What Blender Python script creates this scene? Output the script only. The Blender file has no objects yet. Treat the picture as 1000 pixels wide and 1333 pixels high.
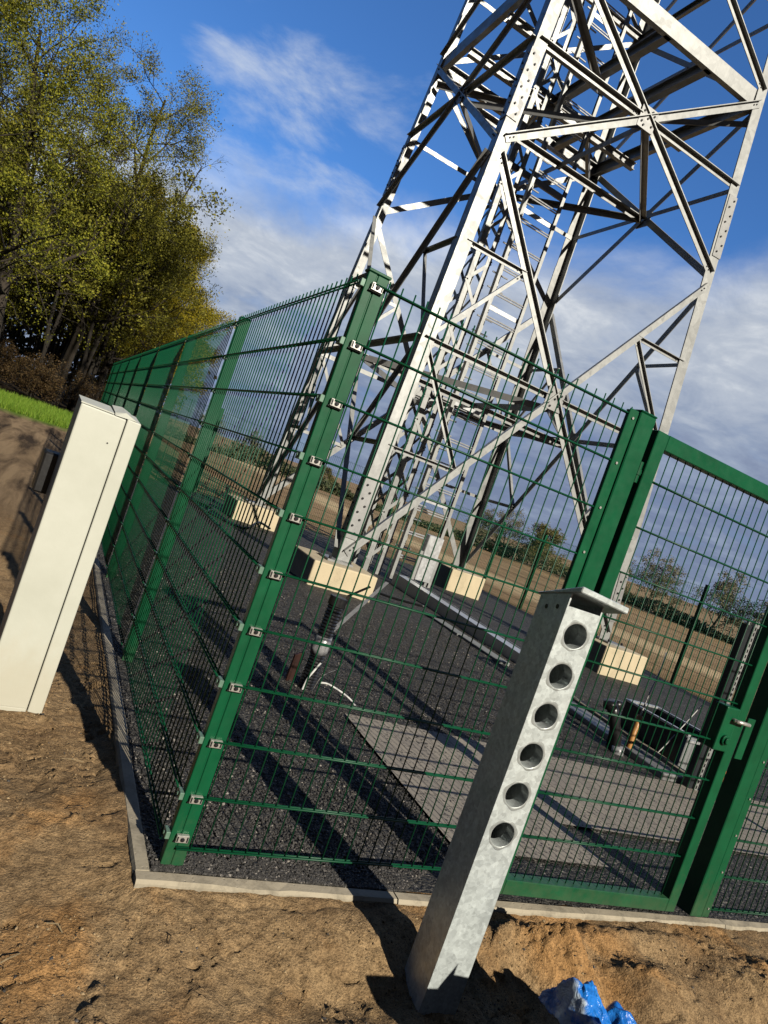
import bpy, bmesh, math, random
import numpy as np
from mathutils import Vector, Matrix
R = math.radians
random.seed(7); RNG = np.random.default_rng(7)
scene = bpy.context.scene
COL = scene.collection

# ------------------------------------------------------------------ camera
CAM = Vector((-0.7283, -2.1857, 1.3712)); YAW, PITCH, ROLL, FPX = 0.455931, -0.02704, 0.343056, 904.81
fw = Vector((math.sin(YAW)*math.cos(PITCH), math.cos(YAW)*math.cos(PITCH), math.sin(PITCH)))
rt = Vector((math.cos(YAW), -math.sin(YAW), 0)); up = rt.cross(fw)
r2 = rt*math.cos(ROLL)+up*math.sin(ROLL); u2 = -rt*math.sin(ROLL)+up*math.cos(ROLL)
cd = bpy.data.cameras.new('camera'); cam = bpy.data.objects.new('camera', cd); COL.objects.link(cam)
m = Matrix((r2, u2, -fw)).transposed().to_4x4(); m.translation = CAM
cam.matrix_world = m
cd.sensor_fit = 'VERTICAL'; cd.sensor_height = 36; cd.sensor_width = 27; cd.lens = FPX/1333*36
cd.clip_start = 0.02; cd.clip_end = 3000
scene.camera = cam

# ------------------------------------------------------------------ light
SUN_EL = R(27.6); SUN_AZ = math.atan2(0.19, -0.98)      # azimuth from +Y towards +X
sv = Vector((math.sin(SUN_AZ)*math.cos(SUN_EL), math.cos(SUN_AZ)*math.cos(SUN_EL), math.sin(SUN_EL)))
sl = bpy.data.lights.new('sun', 'SUN'); sl.energy = 5.0; sl.angle = R(0.5); sl.color = (1.0, 0.93, 0.80)
so = bpy.data.objects.new('sun', sl); COL.objects.link(so); so.rotation_euler = sv.to_track_quat('Z', 'Y').to_euler()

w = bpy.data.worlds.new('World'); scene.world = w; w.use_nodes = True
nt = w.node_tree; nt.nodes.clear()
class NB:
    """small node-tree builder"""
    def __init__(s, nt): s.nt = nt
    def n(s, t, **kw):
        x = s.nt.nodes.new(t)
        for k, v in kw.items(): setattr(x, k, v)
        return x
    def put(s, sock, v):
        if hasattr(v, 'is_output') or hasattr(v, 'links'): s.nt.links.new(v, sock)
        elif v is not None: sock.default_value = v
    def math(s, op, a, b=None, c=None, clamp=False):
        x = s.n('ShaderNodeMath', operation=op); x.use_clamp = clamp
        for i, v in enumerate((a, b, c)):
            if v is not None: s.put(x.inputs[i], v)
        return x.outputs[0]
    def mix(s, f, a, b, blend='MIX'):
        x = s.n('ShaderNodeMix', data_type='RGBA', blend_type=blend)
        s.put(x.inputs[0], f)
        for i, v in ((6, a), (7, b)):
            if isinstance(v, tuple) and len(v) == 3: v = (*v, 1)
            s.put(x.inputs[i], v)
        return x.outputs[2]
    def smooth(s, v, lo, hi):
        x = s.n('ShaderNodeMapRange', interpolation_type='SMOOTHSTEP')
        s.put(x.inputs[0], v); x.inputs[1].default_value = lo; x.inputs[2].default_value = hi
        return x.outputs[0]
    def noise(s, vec, scale, detail=6, rough=.55, dist=0.):
        x = s.n('ShaderNodeTexNoise'); s.put(x.inputs['Vector'], vec)
        x.inputs['Scale'].default_value = scale; x.inputs['Detail'].default_value = detail
        x.inputs['Roughness'].default_value = rough; x.inputs['Distortion'].default_value = dist
        return x.outputs[0]
    def voro(s, vec, scale, feature='F1', rand=1.0):
        x = s.n('ShaderNodeTexVoronoi', feature=feature); s.put(x.inputs['Vector'], vec)
        x.inputs['Scale'].default_value = scale; x.inputs['Randomness'].default_value = rand
        return x
    def mapping(s, vec, scale=(1, 1, 1), rot=(0, 0, 0), loc=(0, 0, 0)):
        x = s.n('ShaderNodeMapping'); s.put(x.inputs[0], vec)
        x.inputs['Scale'].default_value = scale; x.inputs['Rotation'].default_value = rot; x.inputs['Location'].default_value = loc
        return x.outputs[0]
    def xyz(s, vec):
        x = s.n('ShaderNodeSeparateXYZ'); s.put(x.inputs[0], vec); return x.outputs
    def comb(s, a, b, c):
        x = s.n('ShaderNodeCombineXYZ')
        for i, v in enumerate((a, b, c)): s.put(x.inputs[i], v)
        return x.outputs[0]
    def ramp(s, f, stops):
        x = s.n('ShaderNodeValToRGB'); s.put(x.inputs[0], f); e = x.color_ramp.elements
        while len(e) < len(stops): e.new(.5)
        for el, (p, c) in zip(e, stops): el.position = p; el.color = (*c, 1)
        return x.outputs[0]
    def bump(s, h, strength, dist=.01, normal=None):
        x = s.n('ShaderNodeBump'); s.put(x.inputs['Height'], h)
        x.inputs['Strength'].default_value = strength; x.inputs['Distance'].default_value = dist
        if normal is not None: s.put(x.inputs['Normal'], normal)
        return x.outputs[0]
SKY_STRENGTH = 0.15
b = NB(nt)
geo = b.n('ShaderNodeTexCoord').outputs['Generated']
sky = b.n('ShaderNodeTexSky', sky_type='NISHITA'); sky.sun_disc = False
sky.sun_elevation = SUN_EL; sky.sun_rotation = SUN_AZ
sky.air_density = 1.0; sky.dust_density = 0.3; sky.ozone_density = 4.0
skc = b.mix(1.0, sky.outputs[0], (0.46, 0.75, 1.06), 'MULTIPLY')
X, Y, Z = b.xyz(geo)
zc = b.math('ADD', b.math('MAXIMUM', Z, 0.0), 0.22)
pv = b.comb(b.math('DIVIDE', X, zc), b.math('DIVIDE', Y, zc), 0.0)
n1 = b.noise(pv, 1.1, 9, .6, .4)
n2 = b.noise(b.mapping(pv, (1.0, 1.3, 1), (0, 0, R(40)), (3.1, 2.3, 0)), 2.6, 11, .62, .3)
n3 = b.noise(b.mapping(pv, (1, 1, 1), (0, 0, 0), (9, 4, 0)), 2.6, 8, .6, .3)
# cloud bank: below a line that climbs to the right
th = b.math('ADD', b.math('MULTIPLY', X, 0.20), 0.318)
d1 = b.math('SUBTRACT', b.math('ADD', th, b.math('MULTIPLY', b.math('SUBTRACT', n1, .5), .26)), Z)
bank = b.smooth(d1, -0.015, 0.075)
bank = b.math('MULTIPLY', bank, b.math('ADD', b.math('MULTIPLY', b.smooth(n3, .30, .5), .12), .88))
def patch(x0, z0, sx, sz, tilt):
    """soft elliptical region of the sky round direction (x0, z0)"""
    dx = b.math('DIVIDE', b.math('SUBTRACT', X, x0), sx)
    dz = b.math('DIVIDE', b.math('SUBTRACT', b.math('SUBTRACT', Z, z0), b.math('MULTIPLY', b.math('SUBTRACT', X, x0), tilt)), sz)
    return b.smooth(b.math('SQRT', b.math('ADD', b.math('MULTIPLY', dx, dx), b.math('MULTIPLY', dz, dz))), 1.0, .15)
pp = b.math('MAXIMUM', b.math('MULTIPLY', patch(.14, .420, .26, .10, .12), .80), b.math('MULTIPLY', patch(.0, .49, .22, .07, .3), .60))
pp = b.math('MAXIMUM', pp, b.math('MULTIPLY', patch(.16, .350, .26, .06, .1), .62))
wis = b.smooth(b.math('ADD', n2, b.math('SUBTRACT', b.math('MULTIPLY', pp, .38), .21)), .46, .78)
wis = b.math('MULTIPLY', wis, .78)
# bright tops, slate undersides towards the horizon on the right
cs = b.math('ADD', b.math('MULTIPLY', b.smooth(b.math('SUBTRACT', Z, b.math('MULTIPLY', X, .12)), -.02, .26), .75), b.math('MULTIPLY', b.math('SUBTRACT', b.math('ADD', b.math('MULTIPLY', n3, .55), b.math('MULTIPLY', b.noise(b.mapping(pv, (1, 1, 1), (0, 0, 0), (2, 7, 0)), 5.5, 9, .6, .5), .45)), .5), 2.2))
ccol = b.ramp(cs, [(0.0, (.185, .225, .35)), (.40, (.31, .37, .49)), (.75, (.50, .55, .63)), (1.0, (.76, .79, .82))])
skys = b.mix(1.0, skc, (SKY_STRENGTH,)*3, 'MULTIPLY')
c0 = b.mix(b.math('MULTIPLY', bank, 0.97), skys, ccol)
c1 = b.mix(wis, c0, (.66, .72, .80))
# darkening added to the unseen sky behind, overhead and left, cuts fill light
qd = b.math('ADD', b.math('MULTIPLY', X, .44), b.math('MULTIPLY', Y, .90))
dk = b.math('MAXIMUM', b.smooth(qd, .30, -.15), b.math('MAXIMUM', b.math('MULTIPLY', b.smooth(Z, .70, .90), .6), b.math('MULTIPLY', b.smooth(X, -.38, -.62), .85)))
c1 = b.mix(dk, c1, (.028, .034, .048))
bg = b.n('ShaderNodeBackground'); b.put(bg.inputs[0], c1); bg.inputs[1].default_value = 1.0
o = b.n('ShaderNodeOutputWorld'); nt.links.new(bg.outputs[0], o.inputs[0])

scene.view_settings.view_transform = 'Standard'; scene.view_settings.look = 'None'
scene.view_settings.exposure = 0.0; scene.view_settings.gamma = 1.0; scene.view_settings.use_curve_mapping = False
scene.cycles.use_denoising = True
scene.cycles.max_bounces = 5; scene.cycles.diffuse_bounces = 0; scene.cycles.glossy_bounces = 3; scene.cycles.transparent_max_bounces = 6

# ------------------------------------------------------------------ materials
def new_mat(name):
    m = bpy.data.materials.new(name); m.use_nodes = True
    t = m.node_tree; p = t.nodes['Principled BSDF']
    return m, NB(t), p
def pbr(name, base, rough=.5, metal=0., var=.12, scale=6., bump=0., bscale=60., bdist=.002, spec=.5, rvar=0.15):
    m, b, p = new_mat(name)
    co = b.n('ShaderNodeTexCoord').outputs['Object']
    n = b.noise(co, scale, 6, .6)
    dk = tuple(c*(1-var) for c in base); lt = tuple(min(1, c*(1+var)) for c in base)
    b.put(p.inputs['Base Color'], b.ramp(n, [(.3, dk), (.7, lt)]))
    b.put(p.inputs['Roughness'], b.math('ADD', b.math('MULTIPLY', b.math('SUBTRACT', b.noise(co, scale*3, 4), .5), rvar*2), rough, clamp=True))
    p.inputs['Metallic'].default_value = metal
    p.inputs['Specular IOR Level'].default_value = spec
    if bump: b.put(p.inputs['Normal'], b.bump(b.noise(co, bscale, 5, .6), bump, bdist))
    return m
M = {}
M['green'] = pbr('green_powder_coat', (.003, .088, .034), .42, 0, .18, 9, .12, 220, .0006, .3)
def dusty(m):
    # soil splashed on the foot of posts and rails
    t = m.node_tree; b = NB(t); p = t.nodes['Principled BSDF']; old = p.inputs['Base Color'].links[0].from_socket
    co = b.n('ShaderNodeTexCoord').outputs['Object']; n = b.noise(co, 24, 7, .7); z = b.xyz(co)[2]
    k = b.smooth(b.math('SUBTRACT', b.math('MULTIPLY', n, .55), z), .12, .42)
    sp = b.smooth(b.noise(co, 70, 4, .6), .66, .74)
    f = b.math('MAXIMUM', b.math('MULTIPLY', k, .20), b.math('MULTIPLY', sp, .10))
    b.put(p.inputs['Base Color'], b.mix(f, old, (.16, .125, .08)))
dusty(M['green'])
M['green_wire'] = pbr('green_coated_wire', (.003, .068, .028), .40, 0, .12, 9, spec=.3)
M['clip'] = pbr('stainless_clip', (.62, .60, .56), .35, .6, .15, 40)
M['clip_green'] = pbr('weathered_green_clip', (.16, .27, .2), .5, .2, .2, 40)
M['steel_dark'] = pbr('dark_bolt_steel', (.022, .022, .024), .5, .4, .2, 30)
M['black'] = pbr('black_plastic', (.012, .012, .013), .42, 0, .2, 20, .1, 90)
M['black_pipe'] = pbr('black_conduit_plastic', (.014, .014, .015), .33, 0, .25, 15)
M['duct_tape'] = pbr('grey_duct_tape', (.36, .36, .37), .28, .3, .3, 40, .4, 60, .004)
M['brown_board'] = pbr('reddish_brown_board', (.035, .012, .008), .6, 0, .3, 10)
M['white_cable'] = pbr('white_cable_sheath', (.78, .78, .75), .4, 0, .05, 10)
M['orange'] = pbr('orange_pipe_plastic', (.50, .24, .07), .45, 0, .15, 12)
M['safety_orange'] = pbr('orange_cone_plastic', (.85, .16, .03), .5, 0, .1, 12)
M['anthracite'] = pbr('anthracite_paint', (.022, .026, .03), .45, 0, .2, 6)
M['wire_grey'] = pbr('grey_steel_rod', (.33, .32, .30), .5, .5, .2, 20)
M['plank'] = pbr('raw_timber', (.42, .25, .12), .7, 0, .3, 14, .3, 60)

def galv(name, base, spangle=.12, rough=.42, metal=.35, sc=26):
    m, b, p = new_mat(name)
    co = b.n('ShaderNodeTexCoord').outputs['Object']
    v = b.voro(co, sc); v2 = b.voro(co, sc*2.3)
    cell = b.n('ShaderNodeSeparateColor'); b.put(cell.inputs[0], v.outputs['Color'])
    cell2 = b.n('ShaderNodeSeparateColor'); b.put(cell2.inputs[0], v2.outputs['Color'])
    n = b.noise(co, 3.5, 7, .65, .6); st = b.noise(b.mapping(co, (9, 9, .7)), 2.2, 6, .6)
    k = b.math('ADD', b.math('MULTIPLY', cell.outputs[0], .5), b.math('MULTIPLY', cell2.outputs[1], .5))
    k = b.math('ADD', b.math('MULTIPLY', b.math('SUBTRACT', k, .5), spangle*2), b.math('MULTIPLY', b.math('SUBTRACT', n, .5), .7))
    k = b.math('ADD', k, b.math('MULTIPLY', b.math('SUBTRACT', st, .5), .35))
    k = b.math('ADD', k, .5, clamp=True)
    lo = tuple(c*.62 for c in base); hi = tuple(min(1, c*1.22) for c in base)
    b.put(p.inputs['Base Color'], b.mix(k, lo, hi))
    b.put(p.inputs['Roughness'], b.math('ADD', b.math('MULTIPLY', cell.outputs[1], .16), rough-.08))
    p.inputs['Metallic'].default_value = metal
    b.put(p.inputs['Normal'], b.bump(b.noise(co, 90, 4), .08, .001))
    return m
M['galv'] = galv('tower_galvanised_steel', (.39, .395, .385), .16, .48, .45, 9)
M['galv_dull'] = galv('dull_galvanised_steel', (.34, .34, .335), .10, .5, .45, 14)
M['galv_post'] = galv('spangled_zinc_coating', (.72, .78, .775), .36, .42, .38, 44)
M['galv_rim'] = galv('zinc_run_rim', (.47, .50, .49), .25, .40, .45, 60)
M['zinc_bright'] = galv('bright_zinc_tray', (.66, .67, .68), .08, .4, .5, 20)

def concrete(name, base, stain=.35, sc=2.2, bump=.35):
    m, b, p = new_mat(name)
    co = b.n('ShaderNodeTexCoord').outputs['Object']
    n = b.noise(co, sc, 8, .65, .5); f = b.noise(co, 60, 5, .6)
    k = b.math('ADD', b.math('MULTIPLY', n, .75), b.math('MULTIPLY', f, .25))
    b.put(p.inputs['Base Color'], b.ramp(k, [(.3, tuple(c*(1-stain) for c in base)), (.52, base), (.75, tuple(min(1, c*1.15) for c in base))]))
    p.inputs['Roughness'].default_value = .88
    pits = b.math('MULTIPLY', b.smooth(b.voro(co, 34).outputs['Distance'], .16, .05), -1.4)
    b.put(p.inputs['Normal'], b.bump(b.math('ADD', f, pits), bump, .004))
    return m
M['concrete_new'] = concrete('fresh_buff_concrete', (.62, .52, .35), .34)
M['concrete'] = concrete('weathered_kerb_concrete', (.42, .365, .27), .55, 7)
M['concrete_grey'] = concrete('grey_precast_concrete', (.24, .25, .25), .3, 3)

def cabinet_mat():
    m, b, p = new_mat('cream_moulded_plastic')
    co = b.n('ShaderNodeTexCoord').outputs['Object']
    n = b.noise(co, 3.5, 8, .65); dust = b.noise(b.mapping(co, (1, 1, .5)), 11, 8, .7)
    z = b.xyz(co)[2]
    low = b.smooth(b.math('ADD', z, b.math('MULTIPLY', b.math('SUBTRACT', dust, .5), .5)), .32, .0)
    c = b.ramp(n, [(.3, (.55, .555, .47)), (.7, (.63, .635, .55))])
    c = b.mix(b.math('MULTIPLY', low, .35), c, (.50, .42, .28))
    scr = b.smooth(b.noise(b.mapping(co, (30, 30, 9)), 3, 3, .5), .73, .78)
    c = b.mix(b.math('MULTIPLY', scr, .5), c, (.34, .33, .27))
    b.put(p.inputs['Base Color'], c); p.inputs['Roughness'].default_value = .5
    b.put(p.inputs['Normal'], b.bump(b.math('ADD', b.noise(co, 5, 4), b.math('MULTIPLY', b.noise(co, 160, 3), .06)), .12, .02))
    return m
M['cabinet'] = cabinet_mat()

def gravel_mat():
    m, b, p = new_mat('dark_crushed_stone')
    co = b.n('ShaderNodeTexCoord').outputs['Object']
    v = b.voro(co, 62); v2 = b.voro(co, 120)
    s1 = b.n('ShaderNodeSeparateColor'); b.put(s1.inputs[0], v.outputs['Color'])
    big = b.noise(co, 1.1, 5, .6)
    c = b.ramp(s1.outputs[0], [(.0, (.014, .0135, .0125)), (.6, (.042, .040, .036)), (.9, (.088, .081, .072)), (1.0, (.20, .185, .165))])
    c = b.mix(b.smooth(big, .5, .72), c, b.mix(.5, c, (.04, .034, .028)))
    b.put(p.inputs['Base Color'], c); p.inputs['Roughness'].default_value = .75
    h = b.math('ADD', b.math('MULTIPLY', v.outputs['Distance'], -1.), b.math('MULTIPLY', v2.outputs['Distance'], -.4))
    b.put(p.inputs['Normal'], b.bump(h, 1.0, .014))
    return m
M['gravel'] = gravel_mat()
M['stone_dark'] = pbr('dark_stone_chip', (.052, .048, .044), .7, 0, .5, 40)
M['stone_mid'] = pbr('grey_stone_chip', (.085, .078, .072), .7, 0, .4, 40)
M['stone_pale'] = pbr('pale_stone_chip', (.30, .27, .235), .75, 0, .4, 40)

def paver_mat():
    m, b, p = new_mat('brown_grey_block_paving')
    co = b.n('ShaderNodeTexCoord').outputs['Object']
    br = b.n('ShaderNodeTexBrick'); b.put(br.inputs['Vector'], b.mapping(co, (1, 1, 1), (0, 0, R(90))))
    br.inputs['Scale'].default_value = 1.0; br.inputs['Brick Width'].default_value = .2; br.inputs['Row Height'].default_value = .1
    br.inputs['Mortar Size'].default_value = .0035; br.inputs['Mortar Smooth'].default_value = .3
    br.inputs['Color1'].default_value = (.33, .29, .235, 1); br.inputs['Color2'].default_value = (.26, .23, .195, 1); br.inputs['Mortar'].default_value = (.09, .08, .068, 1)
    n = b.noise(co, 4, 7, .65); g = b.noise(co, 130, 4)
    c = b.mix(b.math('MULTIPLY', b.smooth(n, .4, .75), .5), br.outputs[0], (.38, .335, .27))
    sp = b.smooth(b.math('ADD', b.noise(co, 45, 3), b.math('MULTIPLY', n, .25)), .725, .775)
    c = b.mix(sp, c, (.02, .019, .018))
    b.put(p.inputs['Base Color'], c); p.inputs['Roughness'].default_value = .85
    h = b.math('ADD', b.math('MULTIPLY', br.outputs['Fac'], -1.0), b.math('MULTIPLY', g, .25))
    b.put(p.inputs['Normal'], b.bump(h, .6, .006))
    return m
M['paver'] = paver_mat()

def ground_mat():
    m, b, p = new_mat('sandy_soil_track_and_field')
    co = b.n('ShaderNodeTexCoord').outputs['Object']
    x, y, z = b.xyz(co)
    n1 = b.noise(co, .9, 9, .66, .6); n2 = b.noise(co, 3.2, 9, .68, .4); n3 = b.noise(co, 34, 6, .66); n4 = b.noise(co, 140, 4, .6)
    k = b.math('ADD', b.math('MULTIPLY', n1, .55), b.math('MULTIPLY', n2, .45))
    dirt = b.ramp(k, [(.34, (.17, .108, .060)), (.44, (.30, .200, .106)), (.55, (.395, .275, .150)), (.68, (.46, .285, .14))])
    wet = b.smooth(b.noise(co, 1.7, 7, .65, .8), .53, .66)
    dirt = b.mix(b.math('MULTIPLY', wet, .45), dirt, (.13, .085, .047))
    org = b.smooth(b.noise(b.mapping(co, loc=(4.3, 1.1, 0)), 1.5, 7, .6, .5), .52, .68)
    mdx = b.math('SUBTRACT', x, 1.55); mdy = b.math('MULTIPLY', b.math('ADD', y, .38), 1.6)
    mdist = b.math('SQRT', b.math('ADD', b.math('MULTIPLY', mdx, mdx), b.math('MULTIPLY', mdy, mdy)))
    org = b.math('MAXIMUM', org, b.smooth(b.math('ADD', mdist, b.math('MULTIPLY', b.math('SUBTRACT', n2, .5), .5)), .38, .18))
    dirt = b.mix(b.math('MULTIPLY', org, .62), dirt, (.50, .265, .095))
    dirt = b.mix(1.0, dirt, b.ramp(n3, [(.28, (.50, .48, .46)), (.55, (1.12, 1.1, 1.08))]), 'MULTIPLY')
    grain = b.noise(co, 210, 3, .7)
    dirt = b.mix(1.0, dirt, b.ramp(b.math('ADD', b.math('MULTIPLY', grain, .5), b.math('MULTIPLY', n4, .5)), [(.36, (.42, .40, .38)), (.5, (1, 1, 1)), (.64, (1.35, 1.33, 1.28))]), 'MULTIPLY')
    dirt = b.mix(b.smooth(n4, .70, .78), dirt, (.06, .05, .04))
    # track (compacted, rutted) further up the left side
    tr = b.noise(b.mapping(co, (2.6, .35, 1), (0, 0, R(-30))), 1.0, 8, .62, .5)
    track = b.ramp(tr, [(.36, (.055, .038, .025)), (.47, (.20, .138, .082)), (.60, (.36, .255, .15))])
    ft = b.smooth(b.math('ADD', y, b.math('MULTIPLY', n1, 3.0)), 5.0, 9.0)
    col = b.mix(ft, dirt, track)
    # meadow strip
    gr = b.ramp(b.noise(co, 2.2, 8, .7), [(.3, (.08, .15, .018)), (.6, (.17, .28, .035)), (.8, (.26, .33, .07))])
    gm = b.math('MULTIPLY', b.smooth(b.math('ADD', y, b.math('MULTIPLY', n1, 2.0)), 19.6, 21.6), b.smooth(b.math('ADD', x, b.math('MULTIPLY', n1, 2)), 4.0, 1.5))
    col = b.mix(gm, col, gr)
    # forest floor
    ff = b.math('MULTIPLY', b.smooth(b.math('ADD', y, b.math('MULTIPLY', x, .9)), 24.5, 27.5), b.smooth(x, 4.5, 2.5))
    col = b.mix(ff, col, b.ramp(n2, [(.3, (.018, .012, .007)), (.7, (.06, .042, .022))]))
    # harrowed field beyond the compound
    rows = b.n('ShaderNodeTexWave', wave_type='BANDS', bands_direction='X'); b.put(rows.inputs['Vector'], b.mapping(co, (1, 1, 1), (0, 0, R(62))))
    rows.inputs['Scale'].default_value = 1.1; rows.inputs['Distortion'].default_value = 2.5; rows.inputs['Detail'].default_value = 4; rows.inputs['Detail Scale'].default_value = 1.5
    fk = b.math('ADD', b.math('MULTIPLY', b.noise(co, .23, 9, .68), .6), b.math('MULTIPLY', b.noise(co, 5, 7, .7), .4))
    field = b.ramp(fk, [(.36, (.20, .135, .072)), (.5, (.35, .235, .125)), (.62, (.48, .335, .185))])
    field = b.mix(b.math('MULTIPLY', rows.outputs[1], .35), field, (.21, .145, .08))
    sand = b.smooth(b.math('ABSOLUTE', b.math('SUBTRACT', b.math('ADD', x, b.math('MULTIPLY', n1, 3.0)), 19.0)), 4.2, 1.2)
    field = b.mix(b.math('MULTIPLY', sand, .8), field, (.66, .50, .29))
    fm = b.math('MAXIMUM', b.smooth(x, 10.9, 11.6), b.math('MULTIPLY', b.smooth(y, 14.0, 15.0), b.smooth(x, 2.4, 3.6)))
    col = b.mix(fm, col, field)
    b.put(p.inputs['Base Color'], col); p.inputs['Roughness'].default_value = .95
    p.inputs['Specular IOR Level'].default_value = .15
    n5 = b.noise(co, 75, 5, .7)
    h = b.math('ADD', b.math('ADD', b.math('MULTIPLY', n3, .6), b.math('MULTIPLY', n4, .30)), b.math('ADD', b.math('MULTIPLY', n2, .8), b.math('MULTIPLY', n5, .55)))
    b.put(p.inputs['Normal'], b.bump(h, .7, .03))
    return m
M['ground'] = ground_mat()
M['clod'] = pbr('soil_clod', (.27, .175, .088), .95, 0, .45, 25, .6, 60, .006, .1)
M['clod_pale'] = pbr('pale_sand_crumb', (.42, .30, .165), .95, 0, .3, 25, 0)
M['clod_dark'] = pbr('damp_soil_crumb', (.11, .07, .036), .95, 0, .3, 25, 0)
M['straw'] = pbr('dry_straw', (.36, .27, .15), .8, 0, .3, 30)
M['twig'] = pbr('dark_twig', (.05, .035, .022), .9, 0, .4, 30)

def leaf_mat(name, cols, trans=.33):
    m, b, p = new_mat(name)
    g = b.n('ShaderNodeNewGeometry'); ri = g.outputs['Random Per Island']
    b.put(p.inputs['Base Color'], b.ramp(ri, [(i/(len(cols)-1), c) for i, c in enumerate(cols)]))
    p.inputs['Roughness'].default_value = .55; p.inputs['Specular IOR Level'].default_value = .2
    tr = b.n('ShaderNodeBsdfTranslucent'); b.put(tr.inputs[0], b.ramp(ri, [(i/(len(cols)-1), tuple(x*1.1 for x in c)) for i, c in enumerate(cols)]))
    mx = b.n('ShaderNodeMixShader'); mx.inputs[0].default_value = trans
    b.nt.links.new(p.outputs[0], mx.inputs[1]); b.nt.links.new(tr.outputs[0], mx.inputs[2])
    b.nt.links.new(mx.outputs[0], b.nt.nodes['Material Output'].inputs[0])
    return m
M['leaf_a'] = leaf_mat('spring_leaf_olive', [(0.070, 0.084, 0.011), (0.175, 0.193, 0.021), (0.301, 0.305, 0.031), (0.448, 0.420, 0.045)])
M['leaf_b'] = leaf_mat('spring_leaf_bronze', [(0.077, 0.077, 0.014), (0.182, 0.179, 0.025), (0.294, 0.280, 0.039), (0.406, 0.378, 0.056)])
M['leaf_y'] = leaf_mat('spring_leaf_yellow', [(0.144, 0.120, 0.010), (0.324, 0.264, 0.017), (0.480, 0.384, 0.022)])
M['leaf_d'] = leaf_mat('dead_leaf_brown', [(0.060, 0.036, 0.017), (0.108, 0.066, 0.029), (0.156, 0.108, 0.042)])
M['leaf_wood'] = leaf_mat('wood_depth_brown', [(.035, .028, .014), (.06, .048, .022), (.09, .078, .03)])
M['leaf_bud'] = leaf_mat('pale_bud_green', [(0.103, 0.101, 0.040), (0.184, 0.172, 0.063), (0.265, 0.241, 0.086)])
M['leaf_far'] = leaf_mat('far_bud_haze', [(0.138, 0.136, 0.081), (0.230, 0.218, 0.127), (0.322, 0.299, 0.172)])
M['hedge'] = leaf_mat('hedge_leaf_dark', [(0.069, 0.086, 0.040), (0.115, 0.132, 0.063), (0.184, 0.184, 0.098)])
M['grass'] = leaf_mat('meadow_grass_blade', [(.10, .20, .018), (.19, .33, .03), (.30, .42, .06)], .3)
def bark(name, base):
    m, b, p = new_mat(name)
    co = b.n('ShaderNodeTexCoord').outputs['Object']
    n = b.noise(b.mapping(co, (1, 1, .25)), 9, 7, .7); gnz = b.noise(co, 1.2, 5)
    c = b.ramp(n, [(.3, tuple(x*.45 for x in base)), (.7, base)])
    c = b.mix(b.math('MULTIPLY', b.smooth(gnz, .5, .7), .4), c, (.07, .075, .03))
    b.put(p.inputs['Base Color'], c); p.inputs['Roughness'].default_value = .95
    b.put(p.inputs['Normal'], b.bump(n, .8, .03))
    return m
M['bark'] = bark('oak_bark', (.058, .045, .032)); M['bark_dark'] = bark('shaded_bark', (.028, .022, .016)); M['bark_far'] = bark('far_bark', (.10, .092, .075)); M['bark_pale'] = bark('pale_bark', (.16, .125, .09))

def tarp_mat():
    m, b, p = new_mat('blue_plastic_sheet')
    co = b.n('ShaderNodeTexCoord').outputs['Object']
    n = b.noise(co, 7, 6, .6, .5)
    x = b.xyz(co)[0]
    pale = b.smooth(b.math('ADD', x, b.math('MULTIPLY', b.math('SUBTRACT', n, .5), .22)), -.162, -.182)
    c = b.ramp(n, [(.3, (.012, .13, .55)), (.55, (.02, .24, .80)), (.72, (.16, .45, .88))])
    b.put(p.inputs['Base Color'], b.mix(b.math('MULTIPLY', pale, .85), c, (.66, .76, .82)))
    p.inputs['Roughness'].default_value = .22
    b.put(p.inputs['Normal'], b.bump(b.noise(co, 26, 5, .6, 1.0), .5, .02))
    return m
M['tarp'] = tarp_mat()

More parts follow.
